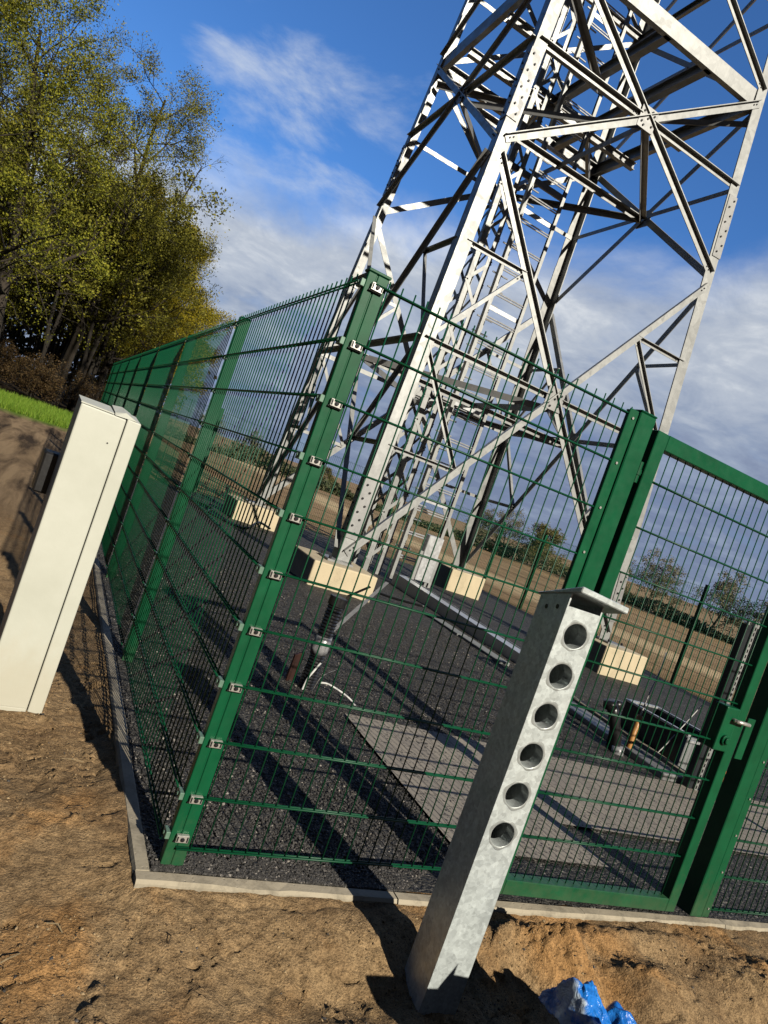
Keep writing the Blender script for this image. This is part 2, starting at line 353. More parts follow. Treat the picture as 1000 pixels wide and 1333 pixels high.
# ------------------------------------------------------------------ mesh helpers
class MB:
    def __init__(s): s.v = []; s.f = []; s.mi = []; s.cur = 0
    def quadbox(s, c):                       # 8 corners: bottom 4 ccw, top 4 ccw
        k = len(s.v); s.v += [tuple(p) for p in c]
        for f in ((3, 2, 1, 0), (4, 5, 6, 7), (0, 1, 5, 4), (1, 2, 6, 5), (2, 3, 7, 6), (3, 0, 4, 7)):
            s.f.append(tuple(k+i for i in f)); s.mi.append(s.cur)
    def box(s, x0, x1, y0, y1, z0, z1):
        s.quadbox([(x0, y0, z0), (x1, y0, z0), (x1, y1, z0), (x0, y1, z0), (x0, y0, z1), (x1, y0, z1), (x1, y1, z1), (x0, y1, z1)])
    def obox(s, p0, p1, a, b, a0, a1, b0, b1):
        """bar from p0 to p1, section from a0..a1 along a and b0..b1 along b"""
        p0, p1, a, b = Vector(p0), Vector(p1), Vector(a), Vector(b)
        if (p1-p0).dot(a.cross(b)) < 0: p0, p1 = p1, p0
        c = []
        for p in (p0, p1):
            c += [p+a*a0+b*b0, p+a*a1+b*b0, p+a*a1+b*b1, p+a*a0+b*b1]
        s.quadbox(c)
    def tube(s, pts, r, k=6, cap=True, rs=None):
        pts = [Vector(p) for p in pts]; n = len(pts); base = len(s.v)
        t0 = (pts[1]-pts[0]).normalized(); a = t0.orthogonal().normalized()
        for i, p in enumerate(pts):
            t = ((pts[min(i+1, n-1)]-pts[max(i-1, 0)])).normalized()
            a = (a-t*a.dot(t)).normalized(); bb = t.cross(a)
            rr = rs[i] if rs else r
            for j in range(k):
                q = 2*math.pi*j/k; s.v.append(tuple(p+(a*math.cos(q)+bb*math.sin(q))*rr))
        for i in range(n-1):
            for j in range(k):
                s.f.append((base+i*k+j, base+i*k+(j+1) % k, base+(i+1)*k+(j+1) % k, base+(i+1)*k+j)); s.mi.append(s.cur)
        if cap:
            s.f.append(tuple(base+j for j in reversed(range(k)))); s.mi.append(s.cur)
            s.f.append(tuple(base+(n-1)*k+j for j in range(k))); s.mi.append(s.cur)
    def poly(s, pts):
        k = len(s.v); s.v += [tuple(p) for p in pts]; s.f.append(tuple(range(k, k+len(pts)))); s.mi.append(s.cur)
    def build(s, name, mats, parent=None, loc=None, smooth=False, bevel=0., seg=1):
        me = bpy.data.meshes.new(name)
        L = Vector(loc) if loc is not None else None
        me.from_pydata([tuple(Vector(v)-L) for v in s.v] if L is not None else s.v, [], s.f)
        mats = mats if isinstance(mats, (list, tuple)) else [mats]
        for m_ in mats: me.materials.append(m_)
        if len(mats) > 1: me.polygons.foreach_set('material_index', s.mi)
        if smooth: me.polygons.foreach_set('use_smooth', [True]*len(me.polygons))
        me.update()
        o = bpy.data.objects.new(name, me); COL.objects.link(o)
        if parent is not None:
            o.parent = parent
            pw = world_loc(parent)
            o.location = (L if L is not None else Vector()) - pw
        elif L is not None: o.location = L
        if bevel:
            md = o.modifiers.new('bevel', 'BEVEL'); md.width = bevel; md.segments = seg; md.limit_method = 'ANGLE'; md.angle_limit = R(40)
        return o
def world_loc(o):
    p = Vector()
    while o is not None: p += o.location; o = o.parent
    return p
def tag(o, label=None, cat=None, group=None, kind=None):
    for k, v in (('label', label), ('category', cat), ('group', group), ('kind', kind)):
        if v: o[k] = v
    return o
def thing(name, loc, label, cat, group=None):
    o = bpy.data.objects.new(name, None); COL.objects.link(o); o.location = loc; o.empty_display_size = .2
    return tag(o, label, cat, group)
def np_mesh(name, V, F, mats, mi=None, smooth=False):
    """V (n,3), F (m,k) equal-size faces"""
    me = bpy.data.meshes.new(name); k = F.shape[1]
    me.vertices.add(len(V)); me.vertices.foreach_set('co', np.ascontiguousarray(V, np.float32).ravel())
    me.loops.add(F.size); me.loops.foreach_set('vertex_index', np.ascontiguousarray(F, np.int32).ravel())
    me.polygons.add(len(F)); me.polygons.foreach_set('loop_start', np.arange(0, F.size, k, dtype=np.int32))
    me.polygons.foreach_set('loop_total', np.full(len(F), k, np.int32))
    for m_ in (mats if isinstance(mats, (list, tuple)) else [mats]): me.materials.append(m_)
    if mi is not None: me.polygons.foreach_set('material_index', np.asarray(mi, np.int32))
    me.polygons.foreach_set('use_smooth', np.full(len(F), smooth, bool))
    me.update(calc_edges=True); me.validate()
    return me
def link(name, me, parent=None, loc=(0, 0, 0)):
    o = bpy.data.objects.new(name, me); COL.objects.link(o); o.location = loc
    if parent is not None: o.parent = parent
    return o
def vnoise(x, y, seed=0):
    xi = np.floor(x).astype(np.int64); yi = np.floor(y).astype(np.int64); fx = x-xi; fy = y-yi
    fx = fx*fx*fx*(fx*(fx*6-15)+10); fy = fy*fy*fy*(fy*(fy*6-15)+10)
    def h(a, c):
        n = (a*374761393 + c*668265263 + seed*1442695041) & 0xffffffff
        n = ((n ^ (n >> 13))*1274126177) & 0xffffffff
        return ((n ^ (n >> 16)) & 0xffff)/65535.0
    return (h(xi, yi)*(1-fx)+h(xi+1, yi)*fx)*(1-fy)+(h(xi, yi+1)*(1-fx)+h(xi+1, yi+1)*fx)*fy
def fbm(x, y, oct=5, seed=0, gain=.5):
    s = 0; a = 1; t = 0
    for i in range(oct): s = s+a*vnoise(x*2**i+13.7*i, y*2**i-7.1*i, seed+i); t += a; a *= gain
    return s/t
def sst(v, lo, hi):
    t = np.clip((np.asarray(v, float)-lo)/(hi-lo), 0, 1); return t*t*(3-2*t)

# ------------------------------------------------------------------ levels of the ground
XR, YB = 11.1, 14.3                                     # compound: x 0..XR, y 0..YB
def zyard(x, y):
    x = np.asarray(x, float); y = np.asarray(y, float)
    return -.055-.022*np.clip(x, 0, 3)*(1-sst(y, 1, 4))-.025*np.clip(x-3, 0, 9)-.008*np.clip(y-6, 0, 8)
def zy(x, y): return float(zyard(x, y))
def gauss(x, y, cx, cy, sx, sy, rot=0):
    c, s = math.cos(rot), math.sin(rot); dx, dy = x-cx, y-cy
    return np.exp(-(((dx*c+dy*s)/sx)**2+((-dx*s+dy*c)/sy)**2))
def zground(x, y):
    x = np.asarray(x, float); y = np.asarray(y, float)
    lv = np.clip((np.maximum(-x-.085, -y-.10))/.35, 0, 1)
    base = -.069-.055*lv+.013*(fbm(x*6, y*6, 3, 19)-.75)*(1-lv)-.020*np.clip(x, 0, 4)-.018*np.clip(x-4, 0, 45)-.010*np.clip(y-6, 0, 30)*sst(x, 0, 4)
    base = base + .012*np.clip(y-12, 0, 12)*sst(-x, -6, 0)
    near = 1-sst(np.hypot(x-.5, y-1), 5, 10)
    rough = .036*(fbm(x*2.1, y*2.1, 4, 3)-.5)+.012*(fbm(x*7, y*7, 4, 11)-.5)+.014*(fbm(x*26, y*26, 4, 23, .65)-.5)
    cl = fbm(x*15+5, y*15, 4, 41, .65); rough = rough+.017*sst(cl, .60, .80)*sst(fbm(x*2.3, y*2.3, 2, 8), .45, .7)
    crk = np.abs(fbm(x*3.1+9, y*7+2, 3, 71, .6)-.5); rough = rough-.020*sst(.016-crk, 0, .012)*sst(fbm(x*5.1, y*5.1, 2, 33), .58, .68)
    ridge = np.abs(fbm(x*4.2-3, y*4.2, 3, 77)-.5); rough = rough-.008*sst(.06-ridge, 0, .06)
    edge = np.where((x > -.3) & (y > -.35), np.clip(np.maximum(-x, -y)/.14, 0.45, 1), 1)
    h = base+rough*near*edge
    # heap of orange soil and hollow beside the galvanised post, soil thrown against the kerb
    lump = .55+.5*fbm(x*9, y*9, 4, 5)+.35*fbm(x*28, y*28, 4, 6, .65)
    h = h+(.20*gauss(x, y, 1.50, -.40, .20, .14, -.3)+.10*gauss(x, y, 1.22, -.30, .16, .10)-.11*gauss(x, y, 1.72, -.50, .13, .16)+.09*gauss(x, y, 1.98, -.44, .20, .12))*lump
    h = h+(.10*gauss(x, y, 2.75, -.42, .30, .14)-.06*gauss(x, y, 2.45, -.62, .2, .1)+.04*gauss(x, y, 2.1, -.2, .5, .06))*lump
    h = h+.05*gauss(x, y, -.52, 1.22, .22, .22)+.035*gauss(x, y, -.5, .2, .5, .25, .4)*lump-.015*gauss(x, y, -.2, .7, .07, .6)
    h = h-.05*gauss(x, y, .55, -.45, .25, .12)+.02*gauss(x, y, .9, -.2, .3, .07)
    # soil stops just under the top of the kerb
    dk_ = np.maximum(-x-.085, -y-.085); kt = -.055-.022*np.clip(x, 0, 3)-.025*np.clip(x-3, 0, 9)
    cap_ = kt-.006+.020*(fbm(x*6, y*6, 4, 19)-.62)+np.clip(dk_/.14, 0, 1)*.3
    h = np.where(dk_ > -.06, np.minimum(h, cap_), h)
    # ruts on the track
    tt = sst(y, 4, 7)*sst(x, 1, -.5)
    h = h+tt*(.10*(fbm(x*1.1+y*.4, y*.18-x*.1, 4, 55)-.5))
    # inside the fence the sheet drops below the yard; far field rolls gently
    ins = sst(x, .02, .12)*sst(y, .02, .12)*sst(XR+.0-x, .02, .12)*sst(YB-y, .02, .12)
    h = h*(1-ins)+(zyard(x, y)-.35)*ins
    far = sst(np.hypot(x, y), 16, 40)
    h = h+far*(.5*(fbm(x*.03, y*.03, 3, 91)-.5))+sst(x, 11, 14)*.10*(fbm(x*.9, y*.9, 4, 17)-.5)*near_field(x, y)
    h = h+sst(x, 11.2, 13)*.22*gauss(x, y, 15, 6, 2.2, 8)
    return h
def near_field(x, y): return 1-sst(np.hypot(x, y), 25, 45)
def axis(fine0, fine1, step, lo, hi, g=1.16):
    a = list(np.arange(fine0, fine1+1e-6, step)); s = step; p = a[0]; lows = []
    while p > lo: s *= g; p -= s; lows.append(p)
    s = step; p = a[-1]; highs = []
    while p < hi: s *= g; p += s; highs.append(p)
    return np.array(lows[::-1]+a+highs)
ax = axis(-1.2, 3.3, .0095, -900, 900, 1.07); ay = axis(-.9, 1.9, .0095, -300, 900, 1.07)
gx, gy = np.meshgrid(ax, ay); gz = zground(gx, gy)
V = np.stack([gx, gy, gz], -1).reshape(-1, 3); nx, ny = len(ax), len(ay)
ii, jj = np.meshgrid(np.arange(nx-1), np.arange(ny-1)); a = (jj*nx+ii).ravel()
F = np.stack([a, a+1, a+nx+1, a+nx], 1)
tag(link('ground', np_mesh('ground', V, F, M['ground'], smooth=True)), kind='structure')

# gravel yard
ax = axis(-.037, 4.5, .03, -.037, XR, 1.06); ax = np.unique(np.clip(ax, -.037, XR)); ay = axis(-.037, 4.0, .03, -.037, YB, 1.05); ay = np.unique(np.clip(ay, -.037, YB))
gx, gy = np.meshgrid(ax, ay)
gz = zyard(gx, gy)+.016*(fbm(gx*5, gy*5, 4, 61)-.5)+.012*(fbm(gx*30, gy*30, 3, 62)-.5)+.05*(fbm(gx*.7, gy*.7, 3, 64)-.5)*sst(gy, 3, 6)
V = np.stack([gx, gy, gz], -1).reshape(-1, 3); nx, ny = len(ax), len(ay)
ii, jj = np.meshgrid(np.arange(nx-1), np.arange(ny-1)); a = (jj*nx+ii).ravel()
tag(link('gravel_yard', np_mesh('gravel_yard', V, np.stack([a, a+1, a+nx+1, a+nx], 1), M['gravel'], smooth=True)), kind='structure')

OCT_V = np.array([(1, 0, 0), (-1, 0, 0), (0, 1, 0), (0, -1, 0), (0, 0, 1), (0, 0, -1)], float)
OCT_F = np.array([(0, 2, 4), (2, 1, 4), (1, 3, 4), (3, 0, 4), (2, 0, 5), (1, 2, 5), (3, 1, 5), (0, 3, 5)])
def scatter(name, P, size, mats, mi, flat=.7):
    n = len(P); A = RNG.normal(size=(n, 3, 3)); Q, _ = np.linalg.qr(A)
    S = size[:, None]*RNG.uniform(.6, 1.2, (n, 3))
    vv = (OCT_V[None]*S[:, None, :])*RNG.uniform(.7, 1.25, (n, 6, 1)); vv = np.einsum('nij,nkj->nki', Q, vv); vv[..., 2] *= flat
    V = (vv+P[:, None, :]).reshape(-1, 3); F = (OCT_F[None]+(np.arange(n)*6)[:, None, None]).reshape(-1, 3)
    return link(name, np_mesh(name, V, F, mats, np.repeat(mi, 8)))
PAV = [(1.42, 2.44, .30, .70), (1.42, 7.4, .70, 1.74)]
def in_pav(x, y):
    r = np.zeros(x.shape, bool)
    for x0, x1, y0, y1 in PAV: r |= (x > x0) & (x < x1) & (y > y0) & (y < y1)
    return r
n = 52000
t = RNG.random(n)**1.7; gx = -.03+RNG.random(n)*(1+t*7); gy = -.03+t*5.5
ip = in_pav(gx, gy); keep = ~ip | (RNG.random(n) < .03); gx, gy, ip = gx[keep], gy[keep], ip[keep]
keep = gx < XR-.1; gx, gy, ip = gx[keep], gy[keep], ip[keep]
sz = RNG.uniform(.0035, .0085, len(gx))*(1+.05*gy)
P = np.stack([gx, gy, zyard(gx, gy)+.002+np.where(ip, .011, 0)+sz*.3], 1)
mi = RNG.choice(3, len(gx), p=[.75, .215, .035])
tag(scatter('gravel', P, sz, [M['stone_dark'], M['stone_mid'], M['stone_pale']], mi), kind='stuff')
n = 85000
gx = RNG.uniform(-1.4, 3.6, n); gy = RNG.uniform(-.9, 2.6, n); keep = (gx < -.17) | (gy < -.17)
gx, gy = gx[keep], gy[keep]; keep = fbm(gx*3, gy*3, 3, 15)+.25*RNG.random(len(gx)) > .56; gx, gy = gx[keep], gy[keep]
sz = .0013+.0024*RNG.random(len(gx))**2+.006*RNG.random(len(gx))**12
P = np.stack([gx, gy, zground(gx, gy)+sz*.25], 1)
tag(scatter('soil_clods', P, sz, [M['clod'], M['stone_mid'], M['stone_dark'], M['clod_pale'], M['clod_dark']], RNG.choice(5, len(gx), p=[.50, .04, .04, .22, .20])), kind='stuff')
mb = MB()
for i in range(46):
    x, y = random.uniform(-.9, 3.2), random.uniform(-.75, 1.2)
    if not (x < -.2 or y < -.2): continue
    z = float(zground(x, y)); an = random.uniform(0, 6.28); L = random.uniform(.03, .10); mb.cur = 0 if random.random() < .6 else 1
    c = random.uniform(-.4, .4)
    mb.tube([(x, y, z+.004), (x+math.cos(an)*L*.5, y+math.sin(an)*L*.5, z+.014), (x+math.cos(an+c)*L, y+math.sin(an+c)*L, z+.006)], random.uniform(.0008, .0018), 4)
tag(mb.build('straw_litter', [M['straw'], M['twig']]), kind='stuff')

# paving
for (x0, x1, y0, y1) in PAV[1:]:
    pass
ax = np.linspace(1.42, 7.4, 60); mbp = []
def sheet(x0, x1, y0, y1, dz, nx, ny):
    gx, gy = np.meshgrid(np.linspace(x0, x1, nx), np.linspace(y0, y1, ny)); return np.stack([gx, gy, zyard(gx, gy)+dz], -1).reshape(-1, 3), np.array([(j*nx+i, j*nx+i+1, (j+1)*nx+i+1, (j+1)*nx+i) for j in range(ny-1) for i in range(nx-1)])
v1, f1 = sheet(1.42, 7.4, .70, 1.74, .017, 60, 12); v2, f2 = sheet(1.42, 2.44, .30, .70, .017, 14, 6)
tag(link('path', np_mesh('path', np.vstack([v1, v2]), np.vstack([f1, f2+len(v1)]), M['paver'])), kind='structure')

# kerb: precast edging stones, front run and left run
def kerb_run(axis_, n):
    mb = MB()
    for i in range(n):
        a0 = (-.085 if axis_ == 'x' else -.034)+i*1.0; K = 20; rows = []
        dz, dx = random.uniform(-.003, .003), random.uniform(-.003, .003)
        for k in range(K+1):
            a = a0+.996*k/K; chip = .004*max(0, fbm(np.array(a*9.), np.array(i*3.3+1), 3, 201)-.55)*8
            prof = [(-.087, -.25), (-.087, -.014-chip), (-.080, -.002-chip), (-.040, -.001), (-.034, -.006), (-.034, -.25)]
            for u, z in prof:
                zz = (zy(a, 0) if axis_ == 'x' else -.055)+.004+dz+z
                rows.append((a, u+dx, zz) if axis_ == 'x' else (u+dx, a, zz))
        b0 = len(mb.v); mb.v += rows; P_ = 6
        for k in range(K):
            for q in range(P_-1):
                f = (b0+k*P_+q, b0+(k+1)*P_+q, b0+(k+1)*P_+q+1, b0+k*P_+q+1); mb.f.append(f if axis_ == 'x' else f[::-1]); mb.mi.append(0)
        for k in (0, K): f = tuple(b0+k*P_+q for q in range(P_)); mb.f.append(f if (k == K) == (axis_ == 'x') else f[::-1]); mb.mi.append(0)
    return tag(mb.build('kerb', M['concrete']), kind='structure')
kerb_run('x', 11); kerb_run('y', 14)

# ------------------------------------------------------------------ fences
WR, BR = .0027, .0038
def wire_panel(parent, p0, p1, z0, z1, first, step=.05, bars=None, side=1, tips=.03, zs=None, k=6):
    """double-bar mesh between p0 and p1 (xy): upright wires with twin horizontal bars; zs(t) lowers the foot"""
    mb = MB(); p0, p1 = Vector((*p0, 0)), Vector((*p1, 0)); d = p1-p0; L = d.length; d.normalize(); nrm = Vector((d.y, -d.x, 0))
    s = first
    while s < L:
        p = p0+d*s; zz = zs(s/L) if zs else 0
        mb.tube([p+Vector((0, 0, z0+zz)), p+Vector((0, 0, z1+zz+tips))], WR, k); s += step
    for z in bars:
        for sg in (-1, 1):
            za, zb = (zs(0), zs(1)) if zs else (0, 0)
            q = nrm*(sg*(WR+BR)*.98)
            mb.tube([p0+q+Vector((0, 0, z+za)), p1+q+Vector((0, 0, z+zb))], BR, k)
    return mb.build('wire_panel', M['green_wire'], parent, smooth=True, loc=p0)
def post_mesh(x0, x1, y0, y1, z0, z1, grooves=None, cap=True):
    mb = MB(); mb.box(x0, x1, y0, y1, z0, z1)
    if cap: mb.box(x0-.003, x1+.003, y0-.003, y1+.003, z1+.001, z1+.007)
    return mb
def clip_on(post, x, y, z, facing):
    mb = MB(); w_, h_ = .021, .0125
    if facing == 'front':
        mb.box(x-w_, x+w_, y-.016, y-.001, z-h_, z+h_); mb.cur = 1
        mb.box(x-w_-.004, x+w_+.004, y-.010, y-.0005, z-h_-.004, z-h_+.001)
        mb.tube([(x, y-.0165, z), (x, y-.021, z)], .0075, 8); mb.tube([(x, y-.0205, z), (x, y-.0225, z)], .0042, 6)
        mb.box(x-w_+.002, x-w_+.007, y-.0175, y-.0155, z-h_+.003, z+h_-.003); mb.box(x+w_-.007, x+w_-.002, y-.0175, y-.0155, z-h_+.003, z+h_-.003)
        return mb.build('clip', [M['clip'], M['steel_dark']], post, loc=(x, y, z), bevel=.0015)
    mb.box(x-.016, x-.001, y-w_, y+w_, z-h_, z+h_)
    mb.tube([(x-.0165, y, z), (x-.021, y, z)], .007, 8)
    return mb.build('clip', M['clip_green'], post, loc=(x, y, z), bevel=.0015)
BARS = [2.0-.2*i for i in range(10)]+[.017]
LBL_F = 'green double bar mesh fence '
# front run: corner post to gate
ff = thing('mesh_fence', (0, 0, 0), 'short green mesh fence panel between silver clipped corner post and gate', 'fence', 'green mesh fences round the compound')
mb = MB(); mb.box(.0, .078, .0046, .036, -.30, 2.035); mb.box(.0, .031, .0, .0045, -.30, 2.035); mb.box(.0355, .078, .0, .0045, -.30, 2.035)
mb.box(-.003, .081, -.004, .040, 2.036, 2.046)
cp = mb.build('corner_post', M['green'], ff, bevel=.003)
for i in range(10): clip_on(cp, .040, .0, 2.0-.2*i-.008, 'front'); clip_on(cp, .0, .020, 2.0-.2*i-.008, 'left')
clip_on(cp, .040, .0, .052, 'front'); clip_on(cp, .0, .020, .052, 'left')
wire_panel(ff, (.030, -.009), (1.262, -.009), .0, 2.0, .049, .05, BARS, zs=lambda t: 0)
def gate_post(parent, xs0, xs1, xm0, xm1, zt, zb, zbolts):
    mb = MB(); mb.box(xm0, xm1, -.028, .062, zb, zt); mb.box(xm0-.002, xm1+.002, -.030, .064, zt+.001, zt+.009)
    o = mb.build('gate_post', M['green'], parent, bevel=.004)
    mb = MB(); mb.box(xs0, xs1, -.024, -.017, zb+.02, zt-.004); mb.box(min(xs1, xm0)-.002 if xs1 <= xm0 else xm1, (xm0 if xs1 <= xm0 else xs0+.002), -.017, .045, zb+.02, zt-.01)
    s = mb.build('clamp_strip', M['green'], o, bevel=.002)
    xc = (xs0+xs1)/2
    for z in zbolts:
        mb = MB(); mb.tube([(xc, -.0245, z), (xc, -.029, z)], .0055, 8); mb.build('bolt', M['clip'], o)
    return o
gate_post(ff, 1.212, 1.260, 1.268, 1.358, 2.025, -.4, [1.985-.19*i for i in range(11)])
# front run right of the gate
fr = thing('mesh_fence', (2.69, 0, -.12), 'green mesh fence panel right of the gate, cut off by the frame edge', 'fence', 'green mesh fences round the compound')
gate_post(fr, 2.792, 2.846, 2.700, 2.786, 2.02, -.42, [1.93-.2*i for i in range(11)])
for k in range(4):
    x0 = 2.80+k*2.5; x1 = min(x0+2.5, XR-.03)
    wire_panel(fr, (x0, -.009), (x1, -.009), -.10, 1.90, .035, .05, [1.90-.2*i for i in range(10)]+[-.08], zs=lambda t, x0=x0, x1=x1: zy(x0+(x1-x0)*t, 0)-zy(2.8, 0))
    if k: post_mesh(x0-.03, x0+.03, .0, .06, -.5, 1.96+zy(x0, 0)-zy(2.8, 0)).build('fence_post', M['green'], fr, bevel=.003)
# left run
fl = thing('mesh_fence', (0, .1, 0), 'long green mesh fence running back along the sandy track', 'fence', 'green mesh fences round the compound')
for k in range(8):
    y0 = .03+k*1.905 if k else .03; y1 = min(.0+(k+1)*1.905, YB)
    if y1-y0 < .3: break
    wire_panel(fl, (-.009, y0+.012), (-.009, y1), .0, 2.0, .035, .05, BARS, k=6)
    if k < 7:
        p = post_mesh(.0, .062, y1-.02, y1+.02, -.3, 2.035).build('fence_post', M['green'], fl, bevel=.003)
        for i in range(0, 10):
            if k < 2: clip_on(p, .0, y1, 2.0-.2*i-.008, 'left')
# right and back runs
fb = thing('mesh_fence', (0, YB, -.1), 'far green mesh fence behind the tower before the brown field', 'fence', 'green mesh fences round the compound')
x = 0.; k = 0
while x < XR-.2:
    x1 = min(x+2.5, XR)
    wire_panel(fb, (x+.02, YB), (x1, YB), -.06, 1.94, .03, .05, [1.94-.2*i for i in range(10)]+[-.04], zs=lambda t, x=x, x1=x1: zy(x+(x1-x)*t, YB)+.05, k=4)
    post_mesh(x1-.03, x1+.03, YB-.062, YB-.008, -.7, 2.0+zy(x1, YB)+.05).build('fence_post', M['green'], fb)
    x = x1
fg = thing('mesh_fence', (XR, 0, -.2), 'green mesh fence along the far right side with field behind', 'fence', 'green mesh fences round the compound')
ys = [0.04, 2.1, 4.65, 7.2, 9.75, 12.3, YB-.04]
for y0, y1 in zip(ys[:-1], ys[1:]):
    wire_panel(fg, (XR, y0), (XR, y1), -.06, 1.94, .03, .05, [1.94-.2*i for i in range(10)]+[-.04], zs=lambda t, y0=y0, y1=y1: zy(XR, y0+(y1-y0)*t)+.05, k=4)
    post_mesh(XR-.07, XR-.008, y0-.03, y0+.03, -.8, 2.0+zy(XR, y0)+.05).build('fence_post', M['green'], fg)

# gate leaf
gt = thing('wire_gate', (1.39, -.02, -.05), 'green framed mesh gate with lock box beside the galvanised post', 'gate')
mb = MB(); GX0, GX1, GZ0, GZ1, gw = 1.388, 2.565, -.062, 1.990, .066
def gz_(x): return -.030*(x-GX0)
mb.quadbox([(GX0, -.03, GZ0), (GX0+gw, -.03, GZ0), (GX0+gw, .03, GZ0), (GX0, .03, GZ0), (GX0, -.03, GZ1), (GX0+gw, -.03, GZ1-.001), (GX0+gw, .03, GZ1-.001), (GX0, .03, GZ1)])
zz = gz_(GX1)
mb.box(GX1-gw, GX1, -.03, .03, GZ0+zz, GZ1)
for za, zb in ((GZ0, GZ0+gw), (GZ1-gw, GZ1)):
    zt = zz if za < 1 else 0
    x0, x1 = GX0+gw+.0005, GX1-gw-.0005
    mb.quadbox([(x0, -.0295, za), (x1, -.0295, za+zt), (x1, .0295, za+zt), (x0, .0295, za), (x0, -.0295, zb), (x1, -.0295, zb+zt), (x1, .0295, zb+zt), (x0, .0295, zb)])
mb.build('gate_frame', M['green'], gt, bevel=.003)
mb = MB(); s = GX0+gw+.018
while s < GX1-gw:
    mb.tube([(s, 0, GZ0+gw*.7+gz_(s)), (s, 0, GZ1-gw*.7)], WR, 6); s += .05
for i in range(9):
    z = 1.79-.2*i
    for sg in (-1, 1): mb.tube([(GX0+gw-.004, sg*.0064, z), (GX1-gw+.014, sg*.0064, z-.012)], BR, 6)
mb.build('wire_panel', M['green_wire'], gt, smooth=True)
for z in (1.80, .16):
    mb = MB(); mb.tube([(1.373, -.012, z-.045), (1.373, -.012, z+.045)], .011, 10); mb.tube([(1.373, -.012, z-.012), (1.373, -.012, z+.012)], .014, 10); mb.tube([(1.355, -.012, z), (1.40, -.012, z)], .008, 8)
    mb.build('hinge', M['green'], gt, smooth=False, bevel=.001)
mb = MB(); mb.box(2.40, 2.4985, -.036, .036, .74, .96)
lk = mb.build('lock_box', M['green'], gt, bevel=.006, seg=2)
mb = MB(); mb.tube([(2.462, -.036, .905), (2.462, -.062, .905)], .009, 10); mb.tube([(2.470, -.062, .905), (2.43, -.066, .906), (2.375, -.058, .905)][::-1] if False else [(2.455, -.062, .905), (2.50, -.066, .905), (2.555, -.062, .902)], .0095, 10)
mb.build('lock_handle', M['clip'], lk, smooth=True)
mb = MB(); mb.tube([(2.452, -.0365, .80), (2.452, -.050, .80)], .026, 16); mb.tube([(2.452, -.050, .80), (2.452, -.062, .80)], .017, 14)
mb.build('lock_cylinder', M['green'], lk, bevel=.003)
mb = MB(); mb.box(2.572, 2.628, -.038, -.031, .72, .93)
mb.build('strike_plate', M['green'], gt, bevel=.002)

# ------------------------------------------------------------------ lattice tower
TC = Vector((5.6127, 8.8272, 0)); TROT, TA, TK = -.0253, 2.5445, .04749
ROT = Matrix.Rotation(TROT, 3, 'Z')
ZF = .30
tower = thing('lattice_tower', (TC.x, TC.y, 0), 'tall white galvanised lattice tower with crossed angle braces', 'tower')
CN = [(-1, -1), (1, -1), (1, 1), (-1, 1)]
def hw(z): return TA-TK*z
def tp(cx, cy, z): s = hw(z); return TC+ROT@Vector((cx*s, cy*s, 0))+Vector((0, 0, z))
def angle(mb, p0, p1, a, bb, wa, wb, t):
    """steel angle: heel on p0-p1, flanges wa along a, wb along b"""
    p0, p1 = Vector(p0), Vector(p1); ax_ = (p1-p0).normalized()
    a = Vector(a); a = (a-ax_*a.dot(ax_)).normalized(); bb = Vector(bb); bb = bb-ax_*bb.dot(ax_); bb = (bb-a*bb.dot(a)).normalized()
    mb.obox(p0, p1, a, bb, 0, wa, 0, t)
    mb.obox(p0, p1, a, bb, 0.0, t, t, wb)
def bolts(mb, pts, nrm, r=.016, h=.016):
    n_ = Vector(nrm).normalized()
    for p in pts: mb.tube([Vector(p), Vector(p)+n_*h], r, 6)
H1, H2 = 6.42, 9.51
LV = [ZF, H1, H2, 12.35, 14.95, 17.35, 19.6, 21.7]
HT = 24.0
EX = ROT@Vector((1, 0, 0)); EY = ROT@Vector((0, 1, 0))
for cx, cy in CN:
    mb = MB()
    for z0, z1, wl, t in ((ZF-.02, 7.35, .205, .022), (7.35, 15.2, .195, .02), (15.2, HT, .17, .018)):
        angle(mb, tp(cx, cy, z0), tp(cx, cy, z1), EX*-cx, EY*-cy, wl, wl, t)
    lg = mb.build('leg', M['galv'], tower, loc=tp(cx, cy, ZF))
    for zs in (1.05, 7.35, 15.2):
        L = .52 if zs > 2 else .42
        mb = MB(); p0, p1 = tp(cx, cy, zs-L), tp(cx, cy, zs+L); off = EX*cx*.014+EY*cy*.014
        p0, p1 = p0+off, p1+off
        angle(mb, p0, p1, EX*-cx, EY*-cy, .18, .18, .0125)
        mb.cur = 1
        ax_ = (p1-p0).normalized()
        for d_, n_ in ((EX*-cx, EY*cy), (EY*-cy, EX*cx)):
            for i in range(8):
                q = p0+ax_*(.08+(2*L-.16)*i/7)+d_*(.055 if i % 2 else .125)
                bolts(mb, [q], n_)
        mb.build('splice_plate', [M['galv_dull'], M['steel_dark']], lg, loc=p0)
FACES = [((-1, -1), (1, -1)), ((1, -1), (1, 1)), ((1, 1), (-1, 1)), ((-1, 1), (-1, -1))]
def lerp(a, b, t): return a+(b-a)*t
